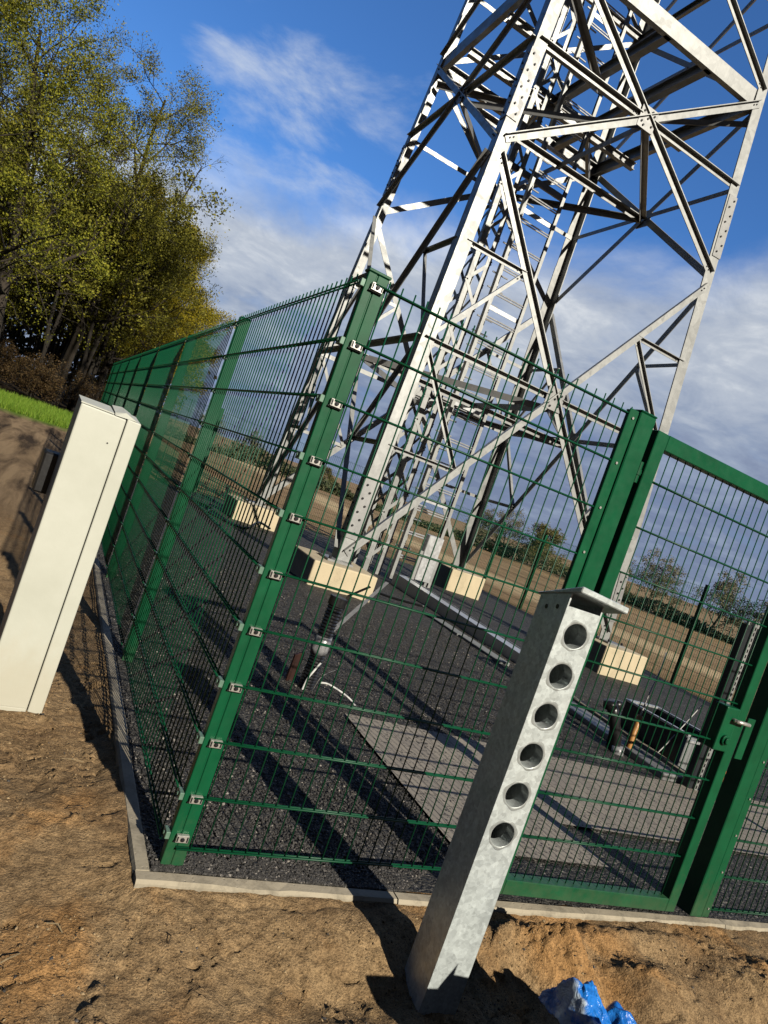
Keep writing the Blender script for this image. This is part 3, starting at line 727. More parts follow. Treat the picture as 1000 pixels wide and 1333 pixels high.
def brace(name, p0, p1, nrm, wf, wo, t, flip=1, off=0.03, mat=None):
    """angle lying flat on a face (normal nrm outward) with an outstanding flange on its upper edge"""
    p0, p1, nrm = Vector(p0), Vector(p1), Vector(nrm).normalized()
    ax_ = (p1-p0).normalized(); side = nrm.cross(ax_).normalized()
    if side.z < 0: side = -side
    if abs(side.z) < .05: side = Vector((0, 0, 1))
    mb = MB(); o_ = nrm*off
    if flip > 0: angle(mb, p0+o_+side*wf*.5, p1+o_+side*wf*.5, -side, nrm, wf, wo, t)
    else: angle(mb, p0+o_-side*wf*.5, p1+o_-side*wf*.5, side, -nrm, wf, wo, t)
    e = ax_*.07
    mb.cur = 1
    for p, s_ in ((p0, 1), (p1, -1)):
        for k in (1, 1.9): bolts(mb, [p+o_+ax_*s_*.07*k+nrm*t], nrm, .013, .012)
    return mb.build(name, [mat or M['galv'], M['steel_dark']], tower, loc=p0)
for fi, (a, bb) in enumerate(FACES):
    nrm = ROT@Vector(((a[0]+bb[0])/2, (a[1]+bb[1])/2, 0)); along = ROT@Vector((bb[0]-a[0], bb[1]-a[1], 0)).normalized()
    far = fi in (1, 2)
    def A(z, i=.10): return tp(*a, z)+along*i
    def B(z, i=.10): return tp(*bb, z)-along*i
    for li in range(len(LV)-1):
        z0, z1 = LV[li], LV[li+1]; z0b = z0+.12; z1b = z1-.10
        wd = .115 if li < 2 else .10
        d1a, d1b, d2a, d2b = A(z0b), B(z1b), B(z0b), A(z1b)
        t = hw(z0b)/(hw(z0b)+hw(z1b)); cr = lerp(d1a, d1b, t); zc_ = cr.z
        brace('diagonal_brace', d1a, d1b, nrm, wd, .065, .013, 1, .004)
        brace('diagonal_brace', d2a, d2b, nrm, wd, .075, .013, 1, -.011)
        mb = MB(); gp = cr+nrm*.020
        mb.obox(gp-Vector((0, 0, .17)), gp+Vector((0, 0, .17)), along, nrm, -.16, .16, 0, .012); mb.cur = 1
        bolts(mb, [gp+along*x_+Vector((0, 0, z_))+nrm*.012 for x_, z_ in ((-.1, -.08), (.1, .08), (-.1, .08), (.1, -.08), (0, 0), (-.05, -.12), (.05, .12))], nrm, .017, .016)
        mb.build('gusset_plate', [M['galv_dull'], M['steel_dark']], tower, loc=gp)
        # horizontal at the crossing
        brace('horizontal_brace', A(zc_, .05), lerp(A(zc_), B(zc_), .47), nrm, .085, .08, .011, 1, -.03)
        brace('horizontal_brace', lerp(A(zc_), B(zc_), .53), B(zc_, .05), nrm, .085, .08, .011, 1, -.03)
        if li == 0:          # redundants in the bottom panel
            for S_, dl, du in ((A, d1a, d2b), (B, d2a, d1b)):
                ml = lerp(dl, cr, .5); mu = lerp(du, cr, .47)
                brace('redundant_brace', S_(ml.z, .12), ml, nrm, .065, .06, .009, 1, -.04)
                brace('redundant_brace', S_(zc_-.06, .12), ml, nrm, .065, .06, .009, 1, -.055)
                brace('redundant_brace', S_(mu.z, .12), mu, nrm, .065, .06, .009, 1, -.04)
                brace('redundant_brace', S_(zc_+.06, .12), mu, nrm, .065, .06, .009, 1, -.055)
    # heavy channel ring at the platform level and light rings above
    for z in (H2-.02, LV[3], LV[5]):
        dp, fl_ = (.26, .10) if z < 10 else (.16, .07)
        mb = MB(); p0, p1 = tp(*a, z)+along*.03-nrm*.03, tp(*bb, z)-along*.03-nrm*.03
        mb.obox(p0, p1, Vector((0, 0, 1)), nrm, -dp/2, dp/2, -.012, 0); mb.obox(p0, p1, Vector((0, 0, 1)), nrm, dp/2-.014, dp/2, -fl_, -.012); mb.obox(p0, p1, Vector((0, 0, 1)), nrm, -dp/2, -dp/2+.014, -fl_, -.012)
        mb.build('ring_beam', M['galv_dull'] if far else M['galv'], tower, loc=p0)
# plan bracing
def hbeam(p0, p1, h, wd, name='floor_beam', mat=None):
    mb = MB(); p0, p1 = Vector(p0), Vector(p1); s_ = (p1-p0).normalized().cross(Vector((0, 0, 1))); Zv = Vector((0, 0, 1))
    mb.obox(p0, p1, s_, Zv, -.006, .006, -h/2+.012, h/2-.012); mb.obox(p0, p1, s_, Zv, -wd/2, wd/2, h/2-.012, h/2); mb.obox(p0, p1, s_, Zv, -wd/2, wd/2, -h/2, -h/2+.012)
    return mb.build(name, mat or M['galv_dull'], tower, loc=p0)
def ip(u, v, z): return TC+ROT@Vector((u*hw(z), v*hw(z), 0))+Vector((0, 0, z))
z = H2-.05
for u in (-.02, .42): hbeam(ip(u, -.97, z), ip(u, .97, z), .20, .13)
for v in (-.25, .35): hbeam(ip(-.97, v, z-.25), ip(.97, v, z-.25), .14, .11)
for z in (3.5, 8.05):
    for q0, q1 in (((0, -.98), (0, .98)), ((-.98, 0), (.98, 0)), ((0, -.97), (-.97, 0)), ((0, -.97), (.97, 0)), ((0, .97), (-.97, 0)), ((0, .97), (.97, 0))):
        if z > 4 and 0 not in (q0[0]+q1[0], q0[1]+q1[1]): pass
        p0, p1 = ip(*q0, z-.06), ip(*q1, z-.06); s_ = (p1-p0).normalized().cross(Vector((0, 0, 1)))
        mb = MB(); angle(mb, p0, p1, s_, Vector((0, 0, -1)), .10, .10, .011)
        mb.build('plan_brace', M['galv_dull'], tower, loc=p0)
for (u0, v0), (u1, v1) in ((( -.95, -.95), (-.02, -.25)), ((.95, -.95), (.42, -.25)), ((.95, .95), (.42, .35)), ((-.95, .95), (-.02, .35))):
    z = H2-.35; p0, p1 = ip(u0, v0, z), ip(u1, v1, z)
    mb = MB(); angle(mb, p0, p1, (p1-p0).normalized().cross(Vector((0, 0, 1))), Vector((0, 0, -1)), .10, .10, .011); mb.build('plan_brace', M['galv_dull'], tower, loc=p0)

# footings
for i, (cx, cy) in enumerate(CN):
    p = tp(cx, cy, ZF); zg = zy(p.x, p.y)
    mb = MB(); e = .465; zt = ZF-.02
    mb.box(p.x-e, p.x+e, p.y-e, p.y+e, zg-.4, zt)
    o = mb.build('footing_block', M['concrete_new'], loc=(p.x, p.y, zg), bevel=.018, seg=2)
    tag(o, ['buff concrete footing block with the corrugated black pipe standing before it', 'buff concrete footing block seen just right of the galvanised post', 'buff concrete footing block behind the cable ladder', 'buff concrete footing block seen through the long side fence'][i], 'footing', 'concrete footings under the tower legs')
    mb = MB(); mb.box(p.x-.19, p.x+.19, p.y-.19, p.y+.19, zt+.0005, zt+.03)
    mb.cur = 1; bolts(mb, [(p.x+sx*.15, p.y+sy*.15, zt+.03) for sx in (-1, 1) for sy in (-1, 1)], (0, 0, 1), .02, .04)
    mb.build('base_plate', [M['galv_dull'], M['steel_dark']], tower, loc=(p.x, p.y, zt))

# cable ladder up the middle of the tower
LX, LY, LWD = 5.80, 9.2, .40
ld = thing('cable_ladder', (LX, LY, zy(LX, LY)), 'wide steel cable ladder rising through the middle of the tower', 'ladder')
for sx in (-1, 1):
    mb = MB(); p0, p1 = Vector((LX+sx*LWD, LY, -.10)), Vector((LX+sx*LWD, LY, 21))
    mb.obox(p0, p1, Vector((sx, 0, 0)), Vector((0, 1, 0)), 0, .008, -.05, .05); mb.obox(p0, p1, Vector((-sx, 0, 0)), Vector((0, 1, 0)), 0, .055, -.05, -.042); mb.obox(p0, p1, Vector((-sx, 0, 0)), Vector((0, 1, 0)), 0, .03, .042, .05)
    mb.build('stile', M['galv'], ld, loc=p0)
z = .35; i = 0
while z < 20.8:
    mb = MB(); zb = z
    for dz in (-.022, .022): mb.tube([(LX-LWD, LY-.02, z+dz), (LX+LWD, LY-.02, z+dz)], .0145, 6)
    if i % 4 == 2: mb.box(LX-LWD, LX+LWD, LY+.02, LY+.032, z+.17, z+.25)
    mb.build('rung', M['zinc_bright'], ld, loc=(LX, LY, z)); z += .47; i += 1
cl = thing('climbing_rail', (LX-.12, LY+.42, zy(LX, LY)), 'slim climbing rail with cross pegs behind the cable ladder', 'climbing rail')
mb = MB(); mb.box(LX-.165, LX-.085, LY+.40, LY+.44, -.1, 21); mb.build('rail', M['galv'], cl)
z = .5
while z < 20.5:
    mb = MB(); mb.tube([(LX-.30, LY+.39, z), (LX+.06, LY+.39, z)], .016, 6); mb.build('peg', M['zinc_bright'], cl, loc=(LX-.12, LY+.39, z)); z += .29 if z < 11 else .6
for z in (3.45, 8.0, H2):
    mb = MB(); mb.box(LX-LWD-.35, LX+LWD+.3, LY+.455, LY+.50, z-.10, z+.02); mb.build('bracket', M['galv_dull'], cl)
# slender lattice mast carrying the ladder: two posts with zig-zag lacing
lm = thing('ladder_mast', (5.2, 9.75, -.2), 'slim laced steel mast standing close behind the cable ladder', 'mast')
pa = [(4.98, 9.5), (5.36, 9.5), (5.36, 10.1), (4.98, 10.1)]
for i in range(4):
    mb = MB(); cx, cy = (1 if i in (0, 3) else -1), (1 if i < 2 else -1)
    angle(mb, (*pa[i], -.15), (*pa[i], 12.4), (cx, 0, 0), (0, cy, 0), .10, .10, .009); mb.build('corner_angle', M['galv'], lm)
for i in range(4):
    q0, q1 = Vector((*pa[i], 0)), Vector((*pa[(i+1) % 4], 0)); mb = MB(); z = .1; s_ = 0
    nn = (q1-q0).normalized().cross(Vector((0, 0, 1)))
    while z < 12.0:
        u0, u1 = (q0, q1) if s_ % 2 == 0 else (q1, q0)
        mb.obox(u0+Vector((0, 0, z)), u1+Vector((0, 0, z+.46)), nn, (u1-u0+Vector((0, 0, .46))).normalized().cross(nn), -.004, .004, -.032, .032); z += .46; s_ += 1
    mb.build('lacing', M['galv'], lm)
# cable guard boxes at the ladder foot
cg = thing('cable_guard', (6.0, 8.9, -.1), 'upright pale sheet steel cable guard at the foot of the ladder', 'cable guard')
mb = MB(); mb.box(5.66, 5.98, 8.72, 8.90, .06, .92); mb.build('casing', M['zinc_bright'], cg, bevel=.01)
mb = MB(); mb.box(5.60, 5.655, 8.74, 8.80, .05, .60); mb.build('stand', M['galv'], cg)
mb = MB(); mb.box(5.985, 6.04, 8.74, 8.80, -.02, .55); mb.build('stand', M['galv'], cg)

# ------------------------------------------------------------------ cable route in the yard
ct = thing('cable_tray', (5.2, 6.5, -.15), 'raised galvanised cable tray leading from the ladder foot to the front', 'cable tray')
mb = MB(); P0, P1 = Vector((5.38, 8.75, .06)), Vector((5.22, 4.0, .0)); s_ = Vector((1, .04, 0)).normalized(); Zv = Vector((0, 0, 1))
mb.obox(P0, P1, s_, Zv, -.13, .13, .0, .006); mb.obox(P0, P1, s_, Zv, -.138, -.13, -.19, .02); mb.obox(P0, P1, s_, Zv, .13, .138, -.19, .02)
mb.build('channel', M['zinc_bright'], ct)
for t_ in (.04, .35, .66, .97):
    p = lerp(P0, P1, t_); mb = MB(); mb.box(p.x-.15, p.x+.15, p.y-.04, p.y+.04, zy(p.x, p.y)-.05, p.z-.192); mb.build('support_leg', M['galv_dull'], ct)
ks = MB()
for y0, y1 in ((6.35, 5.38), (5.37, 4.40)):
    za, zb = zy(4.62, y0)+.035, zy(4.62, y1)+.035; ks.quadbox([(4.60, y1, zb-.1), (4.78, y1, zb-.1), (4.80, y0, za-.1), (4.62, y0, za-.1), (4.60, y1, zb), (4.78, y1, zb), (4.80, y0, za), (4.62, y0, za)])
tag(ks.build('edging_slab', M['concrete_grey'], loc=(4.7, 5.4, zy(4.7, 5.4)), bevel=.006), 'flat grey concrete edging strip on the gravel beside the raised tray', 'edging')
td = thing('cable_duct', (4.72, 2.9, -.15), 'low grey metal cable duct lying on the gravel below the open trough', 'cable duct')
mb = MB(); za, zb = zy(4.7, 4.0)+.06, zy(4.7, 1.8)+.06
mb.quadbox([(4.58, 1.80, zb-.1), (4.86, 1.80, zb-.1), (4.86, 4.0, za-.1), (4.58, 4.0, za-.1), (4.58, 1.80, zb), (4.86, 1.80, zb), (4.86, 4.0, za), (4.58, 4.0, za)]); mb.build('base', M['galv_dull'], td, bevel=.006)
mb = MB(); mb.quadbox([(4.875, 1.78, zb-.1), (4.945, 1.78, zb-.1), (4.945, 4.0, za-.1), (4.875, 4.0, za-.1), (4.875, 1.78, zb+.03), (4.945, 1.78, zb+.03), (4.945, 4.0, za+.03), (4.875, 4.0, za+.03)]); mb.build('side_rail', M['concrete'], td, bevel=.006)
# open cable trough box
tb = thing('cable_trough', (5.4, 2.4, -.17), 'open dark cable trough with pale rim and concrete end', 'cable box')
x0, x1, y0, y1, z0, z1 = 5.0, 5.46, 2.06, 2.80, -.22, .21
mb = MB(); mb.box(x0, x0+.03, y0, y1, z0, z1); mb.box(x1-.03, x1, y0, y1, z0, z1); mb.box(x0+.03, x1-.03, y1-.03, y1, z0, z1); mb.box(x0+.03, x1-.03, y0+.05, y1-.03, z0, z0+.04); mb.build('side_wall', M['anthracite'], tb)
mb = MB(); mb.box(x0+.001, x1-.001, y0-.05, y0-.001, z0, z1-.01); mb.build('end_wall', M['concrete_grey'], tb, bevel=.006)
mb = MB(); mb.box(x0-.012, x0+.022, y0-.05, y1+.01, z1+.001, z1+.02); mb.box(x1-.022, x1+.012, y0-.05, y1+.01, z1+.001, z1+.02); mb.box(x0+.023, x1-.023, y1-.03, y1+.01, z1+.001, z1+.02); mb.build('rim', M['zinc_bright'], tb)
mb = MB(); mb.box(x0+.25, x1-.05, y0-.056, y0-.0505, z0, z1-.16); mb.build('cover_flap', M['anthracite'], tb)
# strut frame with cabinet, partly behind the lock
sf = thing('strut_frame', (4.87, 1.70, -.15), 'perforated galvanised strut frame with dark cabinet behind the gate lock', 'frame')
def strut(x, y, z0, z1):
    mb = MB(); mb.box(x-.0205, x-.017, y-.02, y+.02, z0, z1); mb.box(x+.017, x+.0205, y-.02, y+.02, z0, z1)
    zz_ = z0
    mb.box(x-.017, x-.008, y-.0205, y-.017, z0, z1); mb.box(x+.008, x+.017, y-.0205, y-.017, z0, z1)
    while zz_ < z1-.02: mb.box(x-.008, x+.008, y-.0205, y-.017, zz_, zz_+.02); zz_ += .05
    return mb
strut(4.87, 1.70, -.2, 1.40).build('upright', M['galv'], sf); strut(5.20, 1.80, -.2, 1.36).build('upright', M['galv'], sf)
mb = MB(); mb.box(4.775, 4.846, 1.70, 1.76, -.2, 1.35); mb.build('cable_cover', M['anthracite'], sf)
mb = MB(); mb.box(4.945, 5.14, 1.70, 1.78, .82, 1.33); mb.build('cabinet', M['anthracite'], sf, bevel=.008)
mb = MB(); mb.box(4.82, 5.25, 1.725, 1.745, 1.345, 1.385); mb.build('cross_bar', M['galv'], sf)
mb = MB(); mb.box(4.895, 5.15, 1.69, 1.80, .785, .815); mb.build('bracket', M['steel_dark'], sf)
mb = MB(); mb.box(4.64, 4.774, 1.72, 1.735, .24, .26); mb.build('bracket', M['zinc_bright'], sf)
# orange and black toolish thing at the strut foot
oc = thing('bucket', (5.0, 1.62, -.16), 'small black bucket with orange rag beside the strut frame foot', 'bucket')
mb = MB(); mb.tube([(5.0, 1.62, -.16), (5.0, 1.62, -.02)], .07, 14, rs=[.06, .075]); mb.build('pail', M['black'], oc, smooth=False)
mb = MB(); mb.tube([(4.94, 1.61, -.02), (4.98, 1.62, .06), (5.04, 1.62, .07), (5.08, 1.62, -.01)], .03, 8, rs=[.02, .045, .04, .015]); mb.build('rag', M['safety_orange'], oc, smooth=True)

def corrugated(name, parent, p0, p1, r, pitch=.022, amp=.006, k=16, mat=None):
    p0, p1 = Vector(p0), Vector(p1); L = (p1-p0).length; n_ = int(L/pitch*2); pts, rs = [], []
    for i in range(n_+1):
        pts.append(lerp(p0, p1, i/n_)); rs.append(r+(amp if i % 2 else -amp*.4))
    mb = MB(); mb.tube(pts, r, k, rs=rs); return mb.build(name, mat or M['black_pipe'], parent, smooth=False)
# corrugated conduit in front of the footing
cz = zy(1.25, 2.1)
pc = thing('conduit_stub', (1.25, 2.12, cz), 'upright black corrugated conduit wrapped with grey tape on the gravel', 'conduit')
corrugated('pipe', pc, (1.255, 2.10, cz-.1), (1.264, 2.10, cz+.285), .050)
corrugated('pipe', pc, (1.264, 2.10, cz+.37), (1.276, 2.12, cz+.62), .051)
mb = MB(); mb.tube([(1.262, 2.10, cz+.26), (1.258, 2.098, cz+.29), (1.267, 2.102, cz+.335), (1.264, 2.10, cz+.385)], .058, 14, rs=[.057, .064, .060, .056]); mb.build('tape', M['duct_tape'], pc, smooth=True)
mb = MB(); mb.tube([(1.276, 2.12, cz+.60), (1.279, 2.12, cz+.665)], .061, 18); mb.build('end_cap', M['black'], pc, bevel=.004)
bd = thing('formwork_board', (1.15, 2.17, cz), 'dark reddish board stuck upright behind the taped conduit', 'board')
mb = MB(); mb.quadbox([(1.135, 2.17, cz-.1), (1.205, 2.19, cz-.1), (1.20, 2.21, cz-.1), (1.13, 2.19, cz-.1), (1.14, 2.17, cz+.19), (1.21, 2.19, cz+.22), (1.205, 2.21, cz+.22), (1.135, 2.19, cz+.19)]); mb.build('board', M['brown_board'], bd, bevel=.002)
def cable(name, pts, r, mat, label, cat):
    # Catmull-Rom through the points
    P = [Vector(p) for p in pts]; out = []
    for i in range(len(P)-1):
        p0, p1, p2, p3 = P[max(i-1, 0)], P[i], P[i+1], P[min(i+2, len(P)-1)]
        for k in range(8):
            t = k/8; out.append(.5*((2*p1)+(p2-p0)*t+(2*p0-5*p1+4*p2-p3)*t*t+(3*p1-p0-3*p2+p3)*t**3))
    out.append(P[-1]); mb = MB(); mb.tube(out, r, 8)
    return tag(mb.build(name, mat, smooth=True, loc=P[0]), label, cat)
cable('cable', [(1.215, 2.045, cz-.02), (1.225, 2.045, cz+.08), (1.25, 2.04, cz+.15), (1.28, 2.045, cz+.21)], .0075, M['white_cable'], 'thick white cable climbing the front of the taped conduit', 'cable')
cable('cable', [(1.36, 2.12, cz+.05), (1.41, 2.10, cz+.06), (1.49, 2.05, cz+.045), (1.56, 2.0, cz+.02), (1.60, 1.95, cz-.01)], .0065, M['white_cable'], 'white cable end arching out of the gravel beside the conduit', 'cable')
cable('wire', [(1.33, 2.12, cz), (1.35, 2.12, cz+.08), (1.40, 2.14, cz+.12), (1.47, 2.18, cz+.14)], .002, M['wire_grey'], 'thin grey wire curling up beside the conduit', 'wire')
tag(MB().build('x', M['galv']), None) if False else None
rod = MB(); rod.obox((1.93, 3.55, -.09), (3.47, 5.60, .30), (.8, -.6, 0), (0, 0, 1), -.022, .022, -.003, .003)
tag(rod.build('earth_strip', M['wire_grey'], loc=(1.93, 3.55, -.07)), 'flat grey earthing strip rising from gravel past the front footing', 'earthing strip')
# Y of black pipes, orange pipe and thin rod
zp = zy(4.3, 2.2)
yp = thing('pipe_fork', (4.42, 2.22, zp), 'forked black plastic pipes standing in front of the dark trough', 'pipe')
mb = MB(); mb.tube([(4.42, 2.22, zp-.1), (4.40, 2.24, zp+.12), (4.30, 2.27, zp+.32), (4.24, 2.28, zp+.40)], .05, 14); mb.tube([(4.24, 2.28, zp+.36), (4.22, 2.285, zp+.425)], .06, 14); mb.build('pipe', M['black_pipe'], yp, smooth=True)
mb = MB(); mb.tube([(4.46, 2.30, zp-.05), (4.49, 2.36, zp+.14), (4.46, 2.42, zp+.36)], .048, 14); mb.tube([(4.462, 2.415, zp+.34), (4.458, 2.425, zp+.41)], .058, 14); mb.build('pipe', M['black_pipe'], yp, smooth=True)
mb = MB(); mb.tube([(4.43, 2.20, zp-.04), (4.42, 2.21, zp+.06)], .062, 14); mb.build('tape', M['duct_tape'], yp, smooth=True)
tag(cable('orange_pipe', [(4.62, 2.26, zp), (4.64, 2.28, zp+.18), (4.70, 2.33, zp+.34)], .028, M['orange'], 'short orange tube standing between black pipes and dark trough', 'pipe'))
cable('wire', [(4.70, 2.33, zp+.30), (4.82, 2.42, zp+.55), (5.02, 2.56, zp+.80), (5.18, 2.7, zp+.93)], .007, M['wire_grey'], 'grey wire rising from the orange tube', 'wire')
cable('wire', [(4.90, 2.20, -.1), (4.98, 2.16, .10), (5.06, 2.13, .30), (5.14, 2.1, .50)], .005, M['white_cable'], 'thin pale rod leaning against the dark trough', 'rod')
# a few things lying about in the yard
tag(cable('pipe', [(4.55, 6.3, .02), (4.1, 6.7, -.04), (3.7, 7.3, -.06)], .02, M['black_pipe'], 'black hose lying on gravel beside the front footing', 'hose'))
cable('cable', [(2.0, 11.9, -.05), (2.3, 11.0, -.02), (2.1, 10.3, -.03), (2.6, 9.6, -.04), (2.9, 9.9, .1), (3.3, 10.4, .0)], .022, M['black_pipe'], 'black cable loop heaped on the ground behind the front footing', 'cable')

# ------------------------------------------------------------------ white cabinet
CX0, CX1, CY0, CY1, CZ0, CZ1 = -.655, -.395, 1.10, 1.285, -.16, 1.300
wc = thing('meter_pillar', (-.52, 1.10, -.12), 'cream white plastic meter pillar standing in the sand outside the fence', 'cabinet')
mb = MB(); xs = CX1-.062
mb.quadbox([(CX0, CY0, CZ0), (xs-.003, CY0, CZ0), (xs-.003, CY1, CZ0), (CX0, CY1, CZ0), (CX0, CY0, CZ1-.004), (xs-.003, CY0, CZ1-.012), (xs-.003, CY1, CZ1+.012), (CX0, CY1, CZ1+.015)])
mb.build('body', M['cabinet'], wc, bevel=.006, seg=2)
mb = MB(); mb.quadbox([(xs, CY0-.004, CZ0), (CX1, CY0-.004, CZ0), (CX1, CY1, CZ0), (xs, CY1, CZ0), (xs, CY0-.004, CZ1-.006), (CX1, CY0-.004, CZ1-.010), (CX1, CY1, CZ1+.012), (xs, CY1, CZ1+.016)])
mb.build('side_cover', M['cabinet'], wc, bevel=.005, seg=2)
mb = MB(); mb.box(CX0+.002, xs-.006, CY0-.012, CY0-.001, CZ0, -.075); mb.build('plinth', M['cabinet'], wc, bevel=.004)
mb = MB(); mb.quadbox([(CX0-.002, CY0+.001, CZ1-.002), (xs-.06, CY0+.001, CZ1-.006), (xs-.06, CY1, CZ1+.014), (CX0-.002, CY1, CZ1+.017), (CX0-.002, CY0+.001, CZ1+.004), (xs-.06, CY0+.001, CZ1-.001), (xs-.06, CY1, CZ1+.020), (CX0-.002, CY1, CZ1+.023)]); mb.build('lid', M['cabinet'], wc)
mb = MB(); mb.quadbox([(xs-.055, CY0-.003, CZ1-.008), (CX1-.02, CY0-.004, CZ1-.006), (CX1-.03, CY1, CZ1+.018), (xs-.055, CY1, CZ1+.014), (xs-.055, CY0+.02, CZ1+.004), (xs-.01, CY0+.02, CZ1+.016), (xs-.01, CY1, CZ1+.034), (xs-.055, CY1, CZ1+.028)]); mb.build('lid_ridge', M['cabinet'], wc)
mb = MB(); mb.tube([(-.505, CY0-.0005, 1.165), (-.505, CY0-.003, 1.165)], .0035, 8); mb.build('lock_hole', M['black'], wc)
mb = MB(); mb.box(-.712, -.60, 1.288, 1.42, .845, 1.035); mb.build('back_box', M['black'], wc, bevel=.008)
wc.location = Vector((-.52, 1.10, -.12)); wc.rotation_euler = (0, 0, R(4.5))

# ------------------------------------------------------------------ galvanised post with holes
GPX0, GPX1, GPY0, GPY1, GPZ0, GPZ1 = .800, .930, -.520, -.355, -.45, 1.230
gpo = thing('perforated_post', (.80, -.52, -.16), 'galvanised steel box post with six round holes and cap plate', 'post')
ux = (GPX1-GPX0); HR = .0410; TH = .005
vs, fs = [], []
bm = bmesh.new()
cen = [(.065, 1.145-.1347*i) for i in range(6)]       # local x, world z
# front wall: strips around each hole built as ring quads
def ring_plate(cx, cz, z0, z1, y):
    N = 32; inner = [bm.verts.new((GPX0+cx+HR*math.cos(2*math.pi*i/N), y, cz+HR*math.sin(2*math.pi*i/N))) for i in range(N)]
    outer = []
    for i in range(N):
        c, s_ = math.cos(2*math.pi*i/N), math.sin(2*math.pi*i/N)
        lim = min((ux/2)/abs(c) if abs(c) > 1e-6 else 9, ((z1-cz) if s_ > 0 else (cz-z0))/abs(s_) if abs(s_) > 1e-6 else 9)
        outer.append(bm.verts.new((GPX0+cx+c*lim, y, cz+s_*lim)))
    for i in range(N): bm.faces.new((inner[i], inner[(i+1) % N], outer[(i+1) % N], outer[i]))
    cor = [(GPX0, z0), (GPX1, z0), (GPX1, z1), (GPX0, z1)]
    for cxx, czz in cor:                               # corner gaps
        best = sorted(range(N), key=lambda i: (outer[i].co.x-cxx)**2+(outer[i].co.z-czz)**2)
        on_x = [i for i in range(N) if abs(outer[i].co.x-cxx) < 1e-5]; on_z = [i for i in range(N) if abs(outer[i].co.z-czz) < 1e-5]
        i1 = min(on_x, key=lambda i: abs(outer[i].co.z-czz)); i2 = min(on_z, key=lambda i: abs(outer[i].co.x-cxx))
        if i1 != i2:
            v = bm.verts.new((cxx, y, czz)); bm.faces.new((outer[i1], v, outer[i2]))
    return inner
for y in (GPY0, GPY0+TH):
    zprev = None
    for i, (cx, cz) in enumerate(cen):
        ring_plate(cx, cz, cz-.06735, cz+.06735, y)
    zt, zb = cen[0][1]+.06735, cen[-1][1]-.06735
    for z0, z1 in ((GPZ0, zb), (zt, GPZ1)):
        bm.faces.new([bm.verts.new(p) for p in ((GPX0, y, z0), (GPX1, y, z0), (GPX1, y, z1), (GPX0, y, z1))])
for cx, cz in cen:
    N = 32; SD = .048
    for i in range(N):
        q0, q1 = 2*math.pi*i/N, 2*math.pi*(i+1)/N
        bm.faces.new([bm.verts.new(p) for p in ((GPX0+cx+HR*math.cos(q0), GPY0, cz+HR*math.sin(q0)), (GPX0+cx+HR*math.cos(q1), GPY0, cz+HR*math.sin(q1)), (GPX0+cx+HR*math.cos(q1), GPY0+SD, cz+HR*math.sin(q1)), (GPX0+cx+HR*math.cos(q0), GPY0+SD, cz+HR*math.sin(q0)))])
bmesh.ops.remove_doubles(bm, verts=bm.verts, dist=1e-5); bmesh.ops.recalc_face_normals(bm, faces=bm.faces)
me = bpy.data.meshes.new('front_wall'); bm.to_mesh(me); bm.free(); me.materials.append(M['galv_post'])
fwall = link('front_wall', me, gpo, Vector((0, 0, 0))-Vector(gpo.location))
mb = MB()
def slopebox(x0, x1, y0, y1, z0, zf):
    mb.quadbox([(x0, y0, z0), (x1, y0, z0), (x1, y1, z0), (x0, y1, z0), (x0, y0, zf(x0, y0)), (x1, y0, zf(x1, y0)), (x1, y1, zf(x1, y1)), (x0, y1, zf(x0, y1))])
captop = lambda x, y: 1.272-.26*(y-GPY0)-.10*(x-GPX0)
slopebox(GPX0-.0005, GPX0+TH, GPY0+.0005, GPY1, GPZ0, lambda x, y: captop(x, y)-.001)
mb.build('side_wall', M['galv_post'], gpo)
mb = MB(); slopebox(GPX1-TH, GPX1+.0005, GPY0+.0005, GPY1, GPZ0, lambda x, y: captop(x, y)-.001); mb.build('side_wall', M['galv_post'], gpo)
mb = MB(); slopebox(GPX0+TH, GPX1-TH, GPY1-TH, GPY1-.0005, GPZ0, lambda x, y: captop(x, y)-.001); mb.build('back_wall', M['galv_post'], gpo)
mb = MB(); x0, x1, y0, y1 = GPX0-.004, GPX1+.052, GPY0-.050, GPY1+.02
mb.quadbox([(x0, y0, captop(x0, y0)), (x1, y0, captop(x1, y0)), (x1, y1, captop(x1, y1)), (x0, y1, captop(x0, y1)), (x0, y0, captop(x0, y0)+.020), (x1, y0, captop(x1, y0)+.020), (x1, y1, captop(x1, y1)+.006), (x0, y1, captop(x0, y1)+.006)])
mb.build('cap_plate', M['galv_post'], gpo, bevel=.003)
for yy in (GPY0+.05, GPY1-.055):
    mb = MB(); mb.tube([(GPX0-.0006, yy, captop(GPX0, yy)-.045), (GPX0-.0018, yy, captop(GPX0, yy)-.045)], .008, 12); mb.build('bolt_hole', M['black'], gpo)
for cx, cz in cen:                                     # runs of zinc round the cut edges
    mb = MB(); N = 36; b0 = 0
    for i in range(N):
        q = 2*math.pi*i/N; wob = .0015*math.sin(3*q+cz*40)+.001*math.sin(7*q)
        for r_, yy in ((HR+.0002, -.0002), (HR+.0010, -.0008), (HR+.0055+wob, -.0006), (HR+.0085+wob*2, -.0001)):
            mb.v.append((GPX0+cx+r_*math.cos(q), GPY0+yy, cz+r_*math.sin(q)))
    for i in range(N):
        for k in range(3): mb.f.append((i*4+k, i*4+k+1, ((i+1) % N)*4+k+1, ((i+1) % N)*4+k)); mb.mi.append(0)
    mb.build('hole_rim', M['galv_rim'], gpo, smooth=True)
gpo.rotation_euler = (0, 0, R(-8.5))

